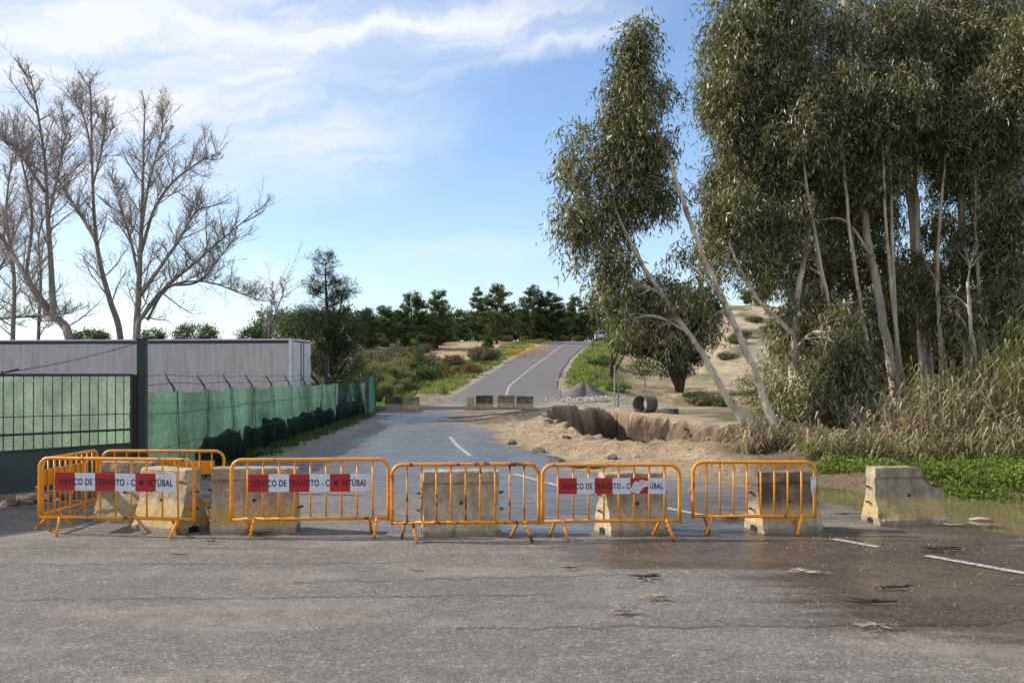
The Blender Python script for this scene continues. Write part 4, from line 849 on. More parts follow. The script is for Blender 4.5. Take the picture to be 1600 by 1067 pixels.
gum('tall gum tree far back at the left of the grove', [T_([(1300, 690), (1296, 560), (1290, 420), (1284, 250), (1280, 60)], 35, .13, .05, 0)], [B(1150, 120, 70, 80, 35, 90), B(1250, 150, 80, 90, 35.5, 110), B(1190, 280, 80, 70, 35, 90), B(1290, 250, 70, 70, 35, 80), B(1230, 20, 90, 80, 35, 100), B(1150, 380, 60, 40, 35, 50)])
gum('tall gum tree far back behind the twin trunked one', [T_([(1395, 690), (1392, 560), (1388, 420), (1386, 250), (1380, 60)], 35, .12, .05, 0)], [B(1350, 60, 80, 80, 35, 100), B(1420, 180, 80, 80, 35.5, 100), B(1340, 180, 70, 70, 35, 80), B(1360, 300, 60, 60, 35, 60), B(1450, 60, 80, 80, 35, 90), B(1400, 470, 70, 60, 35, 80)])
gum('tall gum tree far back near the right edge', [T_([(1560, 690), (1556, 560), (1552, 420), (1550, 250), (1548, 60)], 35, .12, .05, 0)], [B(1520, 60, 80, 80, 35, 100), B(1590, 130, 70, 90, 35.5, 100), B(1550, 230, 70, 70, 35, 70), B(1590, 320, 60, 60, 35, 60), B(1530, 420, 60, 60, 35, 60), B(1600, 440, 50, 60, 35, 50)])
gum('slender pale gum tree rising beside the largest trunk', [T_([(1428, 700), (1412, 600), (1398, 500), (1388, 400), (1382, 300), (1378, 180)], 28.6, .08, .03, 0)], [B(1380, 160, 54, 60, 28.6, 70), B(1385, 260, 40, 46, 28.6, 34)])
gum('slender pale gum tree left of the straight right hand trunk', [T_([(1490, 700), (1480, 600), (1466, 480), (1466, 380), (1474, 280), (1484, 200)], 29, .085, .03, 0)], [B(1490, 180, 56, 60, 29, 70), B(1460, 420, 30, 40, 29, 16)])
gum('slim gum trunk leaning left at the front of the grove', [T_([(1330, 700), (1318, 600), (1300, 500), (1280, 400), (1262, 300), (1252, 220)], 28.6, .08, .03, 0)], [B(1250, 200, 56, 60, 28.7, 70), B(1250, 280, 44, 50, 28.7, 34)])
gum('slim straight gum trunk between the largest trunk and the twin trunks', [T_([(1408, 700), (1402, 560), (1396, 420), (1392, 300), (1386, 180)], 28.8, .075, .03, 0)], [B(1386, 160, 56, 60, 28.7, 70), B(1386, 240, 44, 50, 28.7, 34)])
gum('slim gum trunk standing just right of the straight right hand trunk', [T_([(1545, 700), (1538, 560), (1528, 420), (1524, 300), (1530, 160)], 28.8, .08, .03, 0)], [B(1530, 150, 56, 60, 28.7, 70), B(1530, 230, 44, 50, 28.7, 34)])
gum('slim pale gum trunk standing left of the largest trunk', [T_([(1372, 700), (1362, 600), (1345, 480), (1328, 360), (1318, 250), (1312, 150)], 28.8, .085, .03, 0)], [B(1312, 140, 56, 60, 28.7, 70), B(1312, 220, 44, 50, 28.7, 34)])
for (lab, px, Y, bl) in (('dark leafy thicket behind the largest gum trunk', 1365, 37, ((1330, 560, 60, 110), (1385, 600, 60, 90), (1380, 520, 50, 80))), ('dark leafy thicket behind the twin gum trunks', 1475, 37, ((1450, 560, 60, 110), (1500, 540, 60, 110), (1480, 620, 60, 70))), ('dark leafy thicket behind the tall reeds at right edge', 1570, 36, ((1560, 520, 60, 110), (1610, 500, 60, 110), (1590, 610, 60, 80))), ('leafy thicket behind the white trunked gum', 1280, 37, ((1270, 590, 40, 70), (1310, 620, 40, 70)))):
    gum(lab, [T_([(px, 690), (px + 8, 600), (px, 520)], Y, .10, .04)], [B(*q, Y, 110) for q in bl], 1.0, 'leafy thickets behind the grove')
# ------------------------------------------------------------------ reeds, undergrowth, ground cover
def reeds(name, label, X0, X1, Yf, n, hmin, hmax, mat, lean=.25, lper=11, ll=.55, depth=5, stem=True, base_drop=0):
    X = rng.uniform(X0, X1, n); Y = Yf(X) + rng.random(n) ** 1.5 * depth; Z = terrain(X, Y) - .05; H = rng.uniform(hmin, hmax, n) * np.interp(X, [6, 8.5, 11, 13, 16], [.42, .46, .62, .9, 1.25])
    d = rng.normal(size=(n, 2)) * lean; V = []; Q = []; parts = []
    if stem:
        top = np.stack([X + d[:, 0] * H * .5, Y + d[:, 1] * H * .5, Z + H], 1); bs = np.stack([X, Y, Z], 1); w = .013
        md = (bs + top) / 2 + np.stack([-d[:, 0] * H * .12, -d[:, 1] * H * .12, 0 * H], 1); sx = np.array([[w, 0, 0]])
        Vs = np.stack([bs - sx, bs + sx, md - sx, md + sx, top - sx * .4, top + sx * .4], 1).reshape(-1, 3); b = np.arange(n)[:, None] * 6
        parts.append((Vs, np.concatenate([b + np.array([[0, 1, 3, 2]]), b + np.array([[2, 3, 5, 4]])])))
    m = n * lper; t = rng.uniform(.12, 1, m); i = np.repeat(np.arange(n), lper)
    C = np.stack([X[i] + d[i, 0] * H[i] * .5 * t, Y[i] + d[i, 1] * H[i] * .5 * t, Z[i] + H[i] * t], 1); an = rng.uniform(0, 2 * np.pi, m); L_ = ll * rng.uniform(.6, 1.3, m)
    hx = np.cos(an); hy = np.sin(an); up = rng.uniform(.1, 1.1, m)
    m1 = C + np.stack([hx * .5, hy * .5, up * .5], 1) * L_[:, None]; tp = m1 + np.stack([hx * .45, hy * .45, up * .2 - rng.uniform(.2, .9, m)], 1) * L_[:, None]
    s = np.stack([-hy, hx, 0 * hx], 1) * (.014 * rng.uniform(.7, 1.5, m))[:, None]
    Vl = np.stack([C - s * .6, C + s * .6, m1 - s, m1 + s, tp], 1).reshape(-1, 3); b = np.arange(m)[:, None] * 5
    Ql = b + np.array([[0, 1, 3, 2]]); Qt = b + np.array([[2, 3, 4, 4]])
    V1 = Vl; parts.append((V1, np.concatenate([Ql, Qt[:, [0, 1, 2, 2]]])[:len(Ql)]))
    # tip as its own thin rhombus
    q = np.stack([m1 - s, m1 + s, tp + s * .12, tp - s * .12], 1).reshape(-1, 3); parts.append((q, np.arange(4 * m).reshape(-1, 4)))
    V, Q = merge(parts); o = np_mesh(name, V, Q, mat); tag(o, label, 'reeds', kind='stuff'); return o
yf = lambda X: np.interp(X, [5, 6.5, 9, 12, 16], [26.3, 24.0, 22.6, 21.6, 21.2])
reeds('dry_reeds', 'dry tan giant reeds massed under the eucalyptus trees', 8.2, 17, yf, 1050, 1.2, 3.6, MAT['reedd'], .17, 9, .36, 4)
reeds('green_reeds', 'green giant reeds rising among the dry canes at right', 8.8, 17, lambda X: yf(X) + .4, 380, 2.2, 4.4, MAT['reedg'], .15, 12, .5, 4.5)
reeds('tall_reeds', 'tall yellow green reed canes near the right edge', 11, 18, lambda X: yf(X) + .4, 240, 3.4, 5.0, MAT['reedg'], .12, 15, .55, 4)
reeds('low_reeds', 'short green reed shoots along the front of the reed bed', 6.5, 16, lambda X: yf(X) - 1.6, 420, .4, 1.6, MAT['reedg'], .22, 8, .42, 2.2)
reeds('dry_brush', 'low tangled dry brush around the leaning trunks', 5.4, 9.0, lambda X: 24.3 + 0 * X, 520, .4, 1.5, MAT['reedd'], .6, 9, .45, 5)
reeds('fallen_canes', 'pale collapsed canes lying in front of the reed bed', 6.5, 16, lambda X: yf(X) - 1.4, 320, .8, 2.2, MAT['reedd'], 1.0, 5, .45, 1.5)
reeds('pit_grass', 'sparse dry stalks at the right end of the pit', 5.2, 9.5, lambda X: 28 + 0 * X, 110, .6, 2.0, MAT['reedg'], .35, 6, .5, 7)
def cover():
    n = 9000; X = rng.uniform(5.0, 15, n); Y = rng.uniform(16.0, 25.0, n); q = X / Y
    sh = np.interp(q, [.28, .33, .38, .43, .5, .6], [21.0, 20.2, 19.6, 18.2, 17.1, 16.6]) + (vn(X * 1.3, X * 0, 3) - .5) * .7
    k = (Y > sh) & (Y < 22.2 + .8 * vn(X * 1.1, X * 0, 23)) & (q > .292 + .03 * vn(Y * 1.5, Y * 0, 9)) & (fbm(X / .8, Y / .8, 3, 14) > .40 + .08 * (Y > 21.5)); X = X[k]; Y = Y[k]; q = q[k]
    hgt = .05 + np.interp(q, [.3, .4, .44, .6], [.22, .28, .45, .55]) * np.maximum(0, fbm(X / 1.2, Y / 1.2, 3, 6) - .25); P = np.stack([X, Y, terrain(X, Y) + hgt * .75 * rng.random(len(X)) ** .5], 1)
    V, Q = leaves_at(P, 20, (.10, .10, .08), .07, .045, -.5, None, .9)
    tag(np_mesh('ground_cover', V, Q, MAT['clover']), 'bright green leafy ground cover on the bank behind the puddle', 'ground cover', kind='stuff')
    k = rng.random(len(P)) < .04; V, Q = leaves_at(P[k] + np.array([[0, 0, .10]]), 3, (.08, .08, .04), .03, .03, -.5)
    tag(np_mesh('yellow_blossom', V, Q, MAT['yellow']), 'tiny yellow blossoms over the green ground cover', 'flowers', kind='stuff')
cover()
def grass_patch(name, label, pts, per=7, ln=.22, mat='grass', wd=.02):
    P = np.array(pts); n = len(P) * per; C = np.repeat(P, per, 0) + rng.normal(size=(n, 3)) * np.array([[.12, .12, 0]]); C[:, 2] = terrain(C[:, 0], C[:, 1]) - .01
    A = rng.normal(size=(n, 3)) * .4; A[:, 2] = 1; A = unit(A) * (ln * rng.uniform(.5, 1.4, n))[:, None]; Bv = unit(np.cross(A, rdir(n))) * wd * .5
    V, Q = quads(C, A, Bv); tag(np_mesh(name, V, Q, MAT[mat]), label, 'grass', kind='stuff')
Yg = rng.uniform(19, 54, 900); Xg = fx(Yg) + .15 + rng.random(900) ** 2 * .55; k = fbm(Yg / 1.5, Xg * 0, 3, 4) > .42
grass_patch('fence_weeds', 'dark weeds along the foot of the green fence', np.stack([Xg[k], Yg[k], 0 * Xg[k]], 1), 10, .20, 'green_leaf', .035)
def verge(side, n):
    Y = 66 + rng.random(n) ** 1.3 * 110; off = .9 + rng.random(n) ** 1.4 * 5; X = (xl(Y) - off) if side < 0 else (xr(Y) + off); k = (fbm(X / 3, Y / 3, 3, 41) > .46) & ((side < 0) | (Y > 76)); return np.stack([X[k], Y[k], 0 * X[k]], 1)
grass_patch('verge_grass', 'bright grass along the sides of the climbing road', np.concatenate([verge(-1, 3500), verge(1, 4200)]), 7, .38, 'grass', .07)

# ------------------------------------------------------------------ bare trees
def bare_tree(label, limbs, Y, seed, tw=1.0, group='bare winter trees behind the trailer'):
    rd = random.Random(seed); base = W(limbs[0][0][0][0], limbs[0][0][0][1], Y); base.z = 0; rt = empty('bare_tree', base); tag(rt, label, 'tree', group); big = MB(); fine = MB()
    def sprout(path, r0, level, length):
        n = len(path); cnt = {0: int(20 * tw), 1: 9, 2: 5}[level]
        for c_ in range(cnt):
            t = (c_ + rd.random()) / cnt; t = .10 + .9 * t; i = min(int(t * (n - 1)), n - 2); p = path[i].lerp(path[i + 1], t * (n - 1) - i); d = (path[i + 1] - path[i]).normalized()
            side = Vector((rd.gauss(0, 1), rd.gauss(0, .8), rd.gauss(.15, .6))).normalized(); v = (d * .75 + side * .95 + Vector((0, 0, .2))).normalized()
            L_ = length * rd.uniform(.5, 1.3) * (1.12 - .55 * t); r = (max(.018, min(.04, r0 * .3)), .0125, .0095)[level]; pts = [p]; seg = (5, 4, 3)[level]
            for s in range(seg):
                v = (v + Vector((rd.gauss(0, .11), rd.gauss(0, .11), rd.gauss(.09, .07)))).normalized(); pts.append(pts[-1] + v * L_ / seg)
            rads = [r * (1 - .55 * k / seg) for k in range(seg + 1)]; (big if level == 0 else fine).tube(pts, rads, 5 if level == 0 else 3, cap=False)
            if level < 2: sprout(pts, r, level + 1, L_ * (.55 if level == 0 else .6))
        if level == 0:                                            # long thin whips straight off the limb
            for c_ in range(int(20 * tw)):
                t = .15 + .85 * rd.random(); i = min(int(t * (n - 1)), n - 2); p = path[i].lerp(path[i + 1], t * (n - 1) - i); v = ((path[i + 1] - path[i]).normalized() * .6 + Vector((rd.gauss(0, .8), rd.gauss(0, .7), rd.gauss(.35, .4)))).normalized(); L_ = rd.uniform(.8, 2.3); pts = [p]
                for s in range(4): v = (v + Vector((rd.gauss(0, .08), rd.gauss(0, .08), rd.gauss(.06, .05)))).normalized(); pts.append(pts[-1] + v * L_ / 4)
                fine.tube(pts, [.012, .0105, .009, .008, .007], 3, cap=False); sprout(pts, .01, 2, L_ * .45)
    for pts, r0, r1, ln in limbs:
        P = [W(x, y, Y + rd.uniform(-.8, .8)) - base for x, y in pts]
        if pts[0][1] > 500: P = [Vector((P[0].x, P[0].y, -.3))] + P
        sp = spline(P, 5); n = len(sp); m = MB(); m.tube(sp, [r0 + (r1 - r0) * k / (n - 1) for k in range(n)], 8)
        m.build('trunk' if r0 > .14 else 'limb', MAT['bark'], rt, True); sprout(sp[n // 6:], r0, 0, ln)
    big.build('branches', MAT['bark'], rt, True); fine.build('twigs', MAT['twig'], rt)
bare_tree('spreading bare tree directly above the gate post, branches reaching right', [
    ([(213, 528), (216, 470), (219, 400), (222, 330), (224, 250), (226, 170)], .22, .03, 2.4),
    ([(215, 520), (226, 490), (262, 446), (300, 415), (340, 380), (400, 330)], .17, .02, 2.4),
    ([(220, 460), (245, 425), (280, 375), (300, 340), (320, 320)], .12, .02, 2.0),
    ([(218, 440), (205, 380), (190, 330), (176, 280)], .09, .015, 1.8),
    ([(219, 400), (240, 330), (270, 285), (310, 255), (340, 240)], .10, .015, 1.9),
    ([(230, 500), (262, 450), (320, 440), (380, 460), (405, 470)], .08, .015, 1.5),
    ([(221, 360), (232, 290), (250, 220), (256, 170)], .08, .015, 1.8),
    ([(262, 446), (310, 440), (345, 400), (370, 370)], .07, .015, 1.6)], 52, 3)
bare_tree('slim bare tree leaning left just beside the spreading one', [
    ([(188, 528), (172, 470), (156, 410), (148, 350), (144, 260), (142, 160), (140, 125)], .2, .025, 2.2),
    ([(152, 380), (128, 340), (100, 295), (72, 250)], .1, .015, 1.9), ([(145, 290), (160, 230), (165, 180)], .07, .012, 1.5), ([(144, 240), (130, 180), (112, 150)], .06, .012, 1.4)], 54, 5)
bare_tree('bare tree with thick bent trunk near the left edge', [
    ([(108, 528), (80, 490), (45, 440), (15, 390), (-20, 340)], .26, .06, 2.4), ([(84, 500), (80, 420), (74, 330), (70, 250), (56, 160), (48, 120)], .17, .02, 2.3), ([(70, 300), (30, 240), (0, 215)], .1, .02, 2.0),
    ([(76, 340), (95, 250), (105, 190)], .08, .015, 1.8), ([(40, 436), (50, 340), (36, 260), (20, 200)], .1, .02, 2.0)], 50, 8)
bare_tree('straight thin bare tree standing behind the thick bent trunk', [([(20, 528), (22, 430), (10, 330), (20, 240)], .16, .03, 2.2)], 53, 18)
bare_tree('far left bare tree partly cut off by the photo edge', [([(-30, 528), (-35, 420), (-20, 300), (-5, 210)], .22, .03, 2.6), ([(-30, 470), (10, 400), (35, 330)], .1, .02, 2.2), ([(-32, 500), (40, 495), (110, 490)], .08, .02, 1.6)], 56, 12)
bare_tree('short bare tree between the left bent trunk and the leaning one', [([(60, 528), (64, 440), (62, 360), (95, 300)], .13, .02, 2.0)], 57, 19)
bare_tree('thin bare sapling poking up right of the trailer roof', [([(405, 545), (425, 500), (440, 465), (446, 440)], .045, .01, .7), ([(420, 510), (428, 470), (425, 450)], .03, .008, .5)], 50, 15, .5)

# ------------------------------------------------------------------ pines, oak
def pine(label, px, Y, ytop, wpx, crown=.75, mat='pine', seed=1, dens=1.0, ypx=None, nl=.34, nw=.055, shape=1.0, group='pine trees along the ridge', z=None, lev=1.9, per=16, tuft=.11):
    x = GX(px, Y); z = hz(x, Y) if z is None else z; H = (EYE - (ytop - HOR) / F * Y) - z; w = wpx / F * Y / 2; rd = random.Random(seed)
    rt = empty('pine_tree', (x, Y, z - .1)); tag(rt, label, 'tree', group); lx_ = rd.uniform(-.06, .06) * H
    m = MB(); m.tube([(0, 0, 0), (lx_ * .3, 0, H * .4), (lx_, 0, H * .97)], [.02 * H + .04, .014 * H + .03, .02], 7); m.build('trunk', MAT['pinebark'], rt, True)
    P = []; D = []; br = MB(); nlev = max(8, int(H * lev)); z0 = H * (1 - crown)
    for i in range(nlev):
        t = (i + rd.random() * .7) / nlev; zz = z0 + (H - z0) * t; prof = (max(0.02, (1 - t)) ** (.62 * shape)) * min(1, (t + .16) * 3.4); nb = 6 if t < .85 else 4
        for k in range(nb):
            a = rd.uniform(0, 6.283); L_ = w * prof * rd.uniform(.55, 1.18) + .12; up = rd.uniform(.1, .55) + .35 * t; s = Vector((lx_ * zz / H, 0, zz)); e = s + Vector((math.cos(a) * L_, math.sin(a) * L_, L_ * up * .6)); br.tube([s, e], [.03, .012], 3, cap=False)
            nc = max(2, int(L_ / .42 * 1.4 * dens))
            for c in range(nc):
                f = .30 + .72 * (c + rd.random()) / nc; q = s.lerp(e, f); P.append((q.x + rd.gauss(0, .13), q.y + rd.gauss(0, .13), q.z + rd.gauss(.06, .12))); D.append((math.cos(a) * .5, math.sin(a) * .5, .75))
    br.build('branches', MAT['pinebark'], rt); V, Q = leaves_at(np.array(P), per, (tuft, tuft, tuft * .85), nl, nw, 0, np.array(D), .85); np_mesh('crown', V, Q, MAT[mat], rt)
pine('tall isolated pine standing behind the steel frame', 515, 62, 394, 76, .80, 'pinedark', 3, 1.0, nl=.26, nw=.026, shape=.6, lev=1.7, per=46, tuft=.15, group='nearer pines')
def mass(name, label, blobs, mat, base, trunk=True, per=26, ln=.2, wd=.09, group=None, cat='tree', droop=0, tr=.12):
    rt = empty(name, base); tag(rt, label, cat, group); b = np.array(base); parts = []; m = MB()
    for c, r, n in blobs:
        c = np.array(c) - b; P = ellip(n, c, r, .7); s_ = .16 * (r[0] + r[2]) / 2; parts.append(leaves_at(P, per, (s_ + .08, s_ + .08, s_ * .7 + .06), ln, wd, droop, unit(P - c[None]) * .5))
        m.tube([(0, 0, 0), (c[0] * .3, c[1] * .3, c[2] * .55), tuple(c)], [tr, tr * .7, tr * .25], 6)
    m.build('trunk', MAT['pinebark'], rt, True); V, Q = merge(parts); np_mesh('crown', V, Q, MAT[mat], rt)
def M_(px, py, rx, ry, Y, n): return B(px, py, rx, ry, Y, n)
mass('pine_tree', 'bushy dark pine mass at foot of the tall isolated pine', [M_(500, 520, 34, 34, 62, 90), M_(540, 510, 26, 28, 62.5, 60), M_(520, 565, 40, 30, 61.5, 90), M_(480, 500, 24, 22, 63, 50), M_(545, 560, 24, 36, 62, 60), M_(538, 450, 18, 12, 62, 24)], 'pinedark', (GX(515, 62), 62, hz(GX(515, 62), 62)), per=40, ln=.30, wd=.028, group='nearer pines')
mass('umbrella_pine', 'rounded pale green pine behind the trailer end', [M_(462, 503, 28, 22, 80, 80), M_(448, 515, 18, 16, 80, 34), M_(485, 510, 20, 18, 80, 34)], 'pine2', (GX(462, 80), 80, hz(GX(462, 80), 80)), ln=.3, wd=.06, group='nearer pines')
mass('umbrella_pine', 'small dark rounded pine above the trailer roof, right of the bare trees', [M_(398, 524, 24, 10, 95, 90)], 'pine', (GX(398, 95), 95, hz(GX(398, 95), 95) ), ln=.3, wd=.08, group='nearer pines')
mass('umbrella_pine', 'low dark pine crown under the spreading bare tree above the trailer', [M_(305, 523, 34, 13, 95, 110)], 'pine', (GX(305, 95), 95, hz(GX(305, 95), 95)), ln=.3, wd=.08, group='nearer pines')
mass('umbrella_pine', 'small dark pine crown just right of the gate post above the trailer roof', [M_(240, 525, 17, 9, 95, 50)], 'pine', (GX(240, 95), 95, hz(GX(240, 95), 95)), ln=.3, wd=.08, group='nearer pines')
mass('umbrella_pine', 'low dark pine crown above the trailer roof at far left', [M_(140, 527, 26, 9, 95, 80)], 'pine', (GX(140, 95), 95, hz(GX(140, 95), 95)), ln=.3, wd=.08, group='nearer pines')
for i, (px, Y, yt, w, mt, lab) in enumerate((
        (572, 150, 482, 40, 'pine', 'dark ridge pine just right of the tall isolated pine'), (603, 160, 478, 46, 'pine2', 'open pale ridge pine, first left of the broad pair'),
        (640, 150, 458, 56, 'pine', 'broad ridge pine forming the left of the left hand pair'), (683, 152, 455, 54, 'pine2', 'broad ridge pine forming the right of the left hand pair'),
        (718, 178, 484, 22, 'pine', 'thin small ridge pine standing alone in the gap'), (747, 172, 452, 36, 'pine', 'narrow ridge pine left of the pale green one'),
        (776, 165, 446, 62, 'pine2', 'tallest pale green ridge pine above the sandy patch'), (833, 182, 449, 56, 'pine', 'dark ridge pine, left of the two above the road crest'),
        (864, 184, 458, 56, 'pine', 'dark ridge pine, right of the two above the road crest'), (899, 192, 464, 46, 'pine', 'ridge pine directly above the road bend'),
        (925, 200, 468, 44, 'pine2', 'ridge pine above the parked white van'), (1180, 150, 458, 46, 'pine', 'small pine on the sandy hill seen between gum trunks'))):
    pine(lab, px, Y, yt, w * 1.12, .94, mt, 20 + i, 1.3, nl=.5, nw=.085, shape=.8)
for i, (px, Y, yt, w) in enumerate(((560, 185, 500, 50), (625, 190, 495, 50), (665, 192, 492, 56), (700, 195, 502, 40), (735, 200, 498, 46), (800, 204, 490, 60), (850, 208, 486, 60), (885, 212, 490, 60), (910, 214, 494, 60), (815, 196, 484, 40), (760, 196, 500, 40), (590, 192, 505, 50))):
    pine('dark background pine filling the ridge line behind larger pines', px, Y, yt, w, .95, 'pine', 60 + i, .9, nl=.6, nw=.14, shape=.6, group='background pines on the ridge')
def far_wood():
    n = 1500; px = rng.uniform(400, 985, n); Y = rng.uniform(215, 245, n); X = (px - 800) / F * Y; top = 4.6 + 3.4 * fbm(px / 26, px * 0, 4, 5)
    P = np.stack([X, Y, terrain(X, Y) + top * rng.random(n) ** .7], 1); V, Q = leaves_at(P, 14, (.5, .5, .45), .9, .35, -.5); tag(np_mesh('far_wood', V, Q, MAT['pine']), 'continuous dark wood closing the ridge behind the separate pines', 'wood', kind='stuff')
far_wood()
pine('young bright green pine among shrubs left of the road', 652, 92, 534, 22, .95, 'green_leaf', 80, 1.2, nl=.3, nw=.05, group='young pines'); pine('tiny young pine on the bare sand beside the road', 763, 150, 530, 20, .95, 'green_leaf', 81, 1.1, nl=.35, nw=.08, group='young pines')
mass('oak_tree', 'dark dense round crowned oak beyond the pit', [M_(1045, 500, 52, 46, 92, 330), M_(1000, 515, 40, 38, 91, 220), M_(975, 505, 24, 40, 90, 150), M_(1085, 510, 34, 36, 92, 200), M_(1030, 460, 44, 26, 92, 170), M_(1060, 550, 40, 22, 90, 150), M_(1005, 540, 22, 20, 90, 40), M_(1105, 480, 20, 26, 93, 90)], 'oak', (GX(1063, 92), 92, hz(GX(1063, 92), 92)), per=30, ln=.26, wd=.13, tr=.3)
mass('oak_tree', 'small olive green tree with pale crooked trunk at roadside, left of the dark oak', [M_(974, 525, 24, 24, 84, 70), M_(962, 498, 15, 24, 84, 40), M_(985, 540, 16, 14, 84, 24)], 'green_leaf', (GX(953, 84), 84, hz(GX(953, 84), 84)), per=24, ln=.22, wd=.1, tr=.14)
mass('bush', 'dark green bush at left of the oak foot', [M_(1008, 575, 28, 11, 84, 60)], 'green_leaf', (GX(1008, 84), 84, hz(GX(1008, 84), 84)), ln=.18, wd=.08, cat='bush', tr=.04)
mass('bush', 'dark bush right beneath the oak trunk', [M_(1055, 580, 28, 13, 84, 70)], 'oak', (GX(1055, 84), 84, hz(GX(1055, 84), 84)), ln=.18, wd=.08, cat='bush', tr=.04)
mass('bush', 'green bush on crest of the sandy hill', [M_(1215, 505, 26, 16, 140, 60)], 'green_leaf', (GX(1215, 140), 140, hz(GX(1215, 140), 140)), ln=.3, wd=.15, cat='bush', tr=.06)
mass('bush', 'olive bush growing behind the white gum trunk', [M_(1215, 600, 40, 40, 33, 80), M_(1180, 620, 30, 30, 33.5, 30)], 'reedg', (GX(1215, 33), 33, hz(GX(1215, 33), 33)), ln=.16, wd=.03, cat='bush', tr=.03)

# ------------------------------------------------------------------ scrub on the slope
def shrub_proto(mat, r, h, n, ln, wd, label, group, name='shrub'):
    rt = empty(name, (0, 0, 0)); tag(rt, label, 'shrub', group); parts = []
    for _ in range(5):
        a = random.uniform(0, 6.28); q = random.uniform(0, .5) * r; P = ellip(n // 5, (math.cos(a) * q, math.sin(a) * q, h * .45), (r * .6, r * .6, h * .5), .6); parts.append(leaves_at(P, 12, (.10, .10, .10), ln, wd, -.7, None, .8))
    V, Q = merge(parts); V[:, 2] = np.maximum(V[:, 2], .02); np_mesh('foliage', V, Q, MAT[mat], rt); m = MB()
    for _ in range(9):
        a = random.uniform(0, 6.28); m.tube([(0, 0, 0), (math.cos(a) * r * .3, math.sin(a) * r * .3, h * .4), (math.cos(a) * r * .6, math.sin(a) * r * .6, h * .85)], [.02, .014, .006], 4)
    m.build('stems', MAT['twig'], rt); return rt
kinds = dict(h=shrub_proto('heath', 1.0, 1.0, 150, .2, .06, 'low grey brown heath shrub on the slope left of the road', 'heath shrubs'), r=shrub_proto('rust_leaf', 1.1, .9, 170, .18, .06, 'low russet shrub on the slope left of the road', 'russet shrubs'),
    g=shrub_proto('green_leaf', 1.0, 1.0, 150, .18, .07, 'low green shrub on the slope beside the road', 'green shrubs'), d=shrub_proto('reedg', .9, 1.5, 170, .4, .035, 'clump of dry yellowish stalks on the slope left of the road', 'dry stalk clumps'))
used = set()
def put(k, x, y, s=1.0, sz=1.0):
    o = kinds[k] if k not in used else copy_tree(kinds[k]); used.add(k); o.location = (x, y, hz(x, y) - .08); o.rotation_euler.z = random.uniform(0, 6.28); o.scale = (s, s, s * sz)
def puts(k, lst):
    for px, Y, s, sz in lst: put(k, GX(px, Y), Y, s, sz)
puts('r', [(735, 92, 1.1, .9), (715, 94, 1.0, .9), (692, 93, 1.2, .9), (704, 89, .9, .8), (760, 108, .8, .7), (712, 128, 1.1, .9), (672, 96, 1.0, .9), (745, 96, .8, .7), (724, 98, 1.0, .8), (684, 100, 1.0, .8)])
puts('d', [(px_, Y_, s_ * .62, q_ * 1.05) for px_, Y_, s_, q_ in [(590, 78, 1.4, 1.3), (604, 76, 1.3, 1.4), (615, 80, 1.6, 1.4), (628, 82, 1.5, 1.3), (640, 80, 1.3, 1.2), (600, 86, 1.6, 1.4), (618, 88, 1.6, 1.5), (636, 92, 1.5, 1.4), (580, 84, 1.6, 1.4), (606, 70, 1.0, 1.2), (622, 72, 1.0, 1.0), (575, 72, 1.2, 1.2), (610, 74, 1.2, 1.3), (596, 70, 1.1, 1.2), (632, 76, 1.2, 1.1), (586, 92, 1.5, 1.3), (648, 86, 1.2, 1.1)]])
puts('g', [(660, 84, 1.3, 1.1), (676, 86, 1.2, 1.0), (655, 98, 1.4, 1.1), (640, 76, 1.0, .9), (612, 84, .9, .8), (595, 80, .9, .9), (630, 88, 1.0, .9), (584, 88, 1.1, 1.0), (690, 104, 1.2, .9), (570, 76, 1.5, 1.6), (556, 70, 1.3, 1.4), (545, 74, 1.4, 1.5), (930, 104, 1.2, .7), (945, 112, 1.3, .8), (960, 74, .9, .8), (1090, 72, 1.0, .7), (1150, 118, 1.3, .8), (1130, 62, .9, .8), (1240, 118, 1.5, 1), (626, 120, 1.5, 1.2)])
hl = []
for i in range(70):
    Y = random.uniform(98, 176); px = random.uniform(560, 800); x = GX(px, Y)
    if x > xl(Y) - 2.5 or (Y > 128 and x > xl(Y) - 15): continue
    hl.append((px, Y, random.uniform(.9, 1.9), random.uniform(.7, 1.1)))
puts('h', hl + [(1160, 122, 1.2, .6), (1205, 126, 1.5, .7), (1135, 112, 1.3, .6), (1180, 134, 1.3, .6), (1225, 112, 1.5, .7), (1100, 66, 1.2, .7), (1150, 70, 1.1, .6)] + [(650, 106, 2, 1), (600, 104, 2, 1), (625, 108, 2.2, 1), (590, 112, 2.2, 1), (855, 186, 1.6, .7), (875, 188, 1.6, .7), (825, 184, 1.6, .7), (905, 190, 1.5, .7), (790, 178, 1.5, .8)])
yb = shrub_proto('yellow', .7, .7, 60, .16, .1, 'small bright yellow flowering shrub among dry scrub on the slope', None); yb.location = (GX(630, 100), 100, hz(GX(630, 100), 100) + .9); yb.scale = (.8, .8, .9)

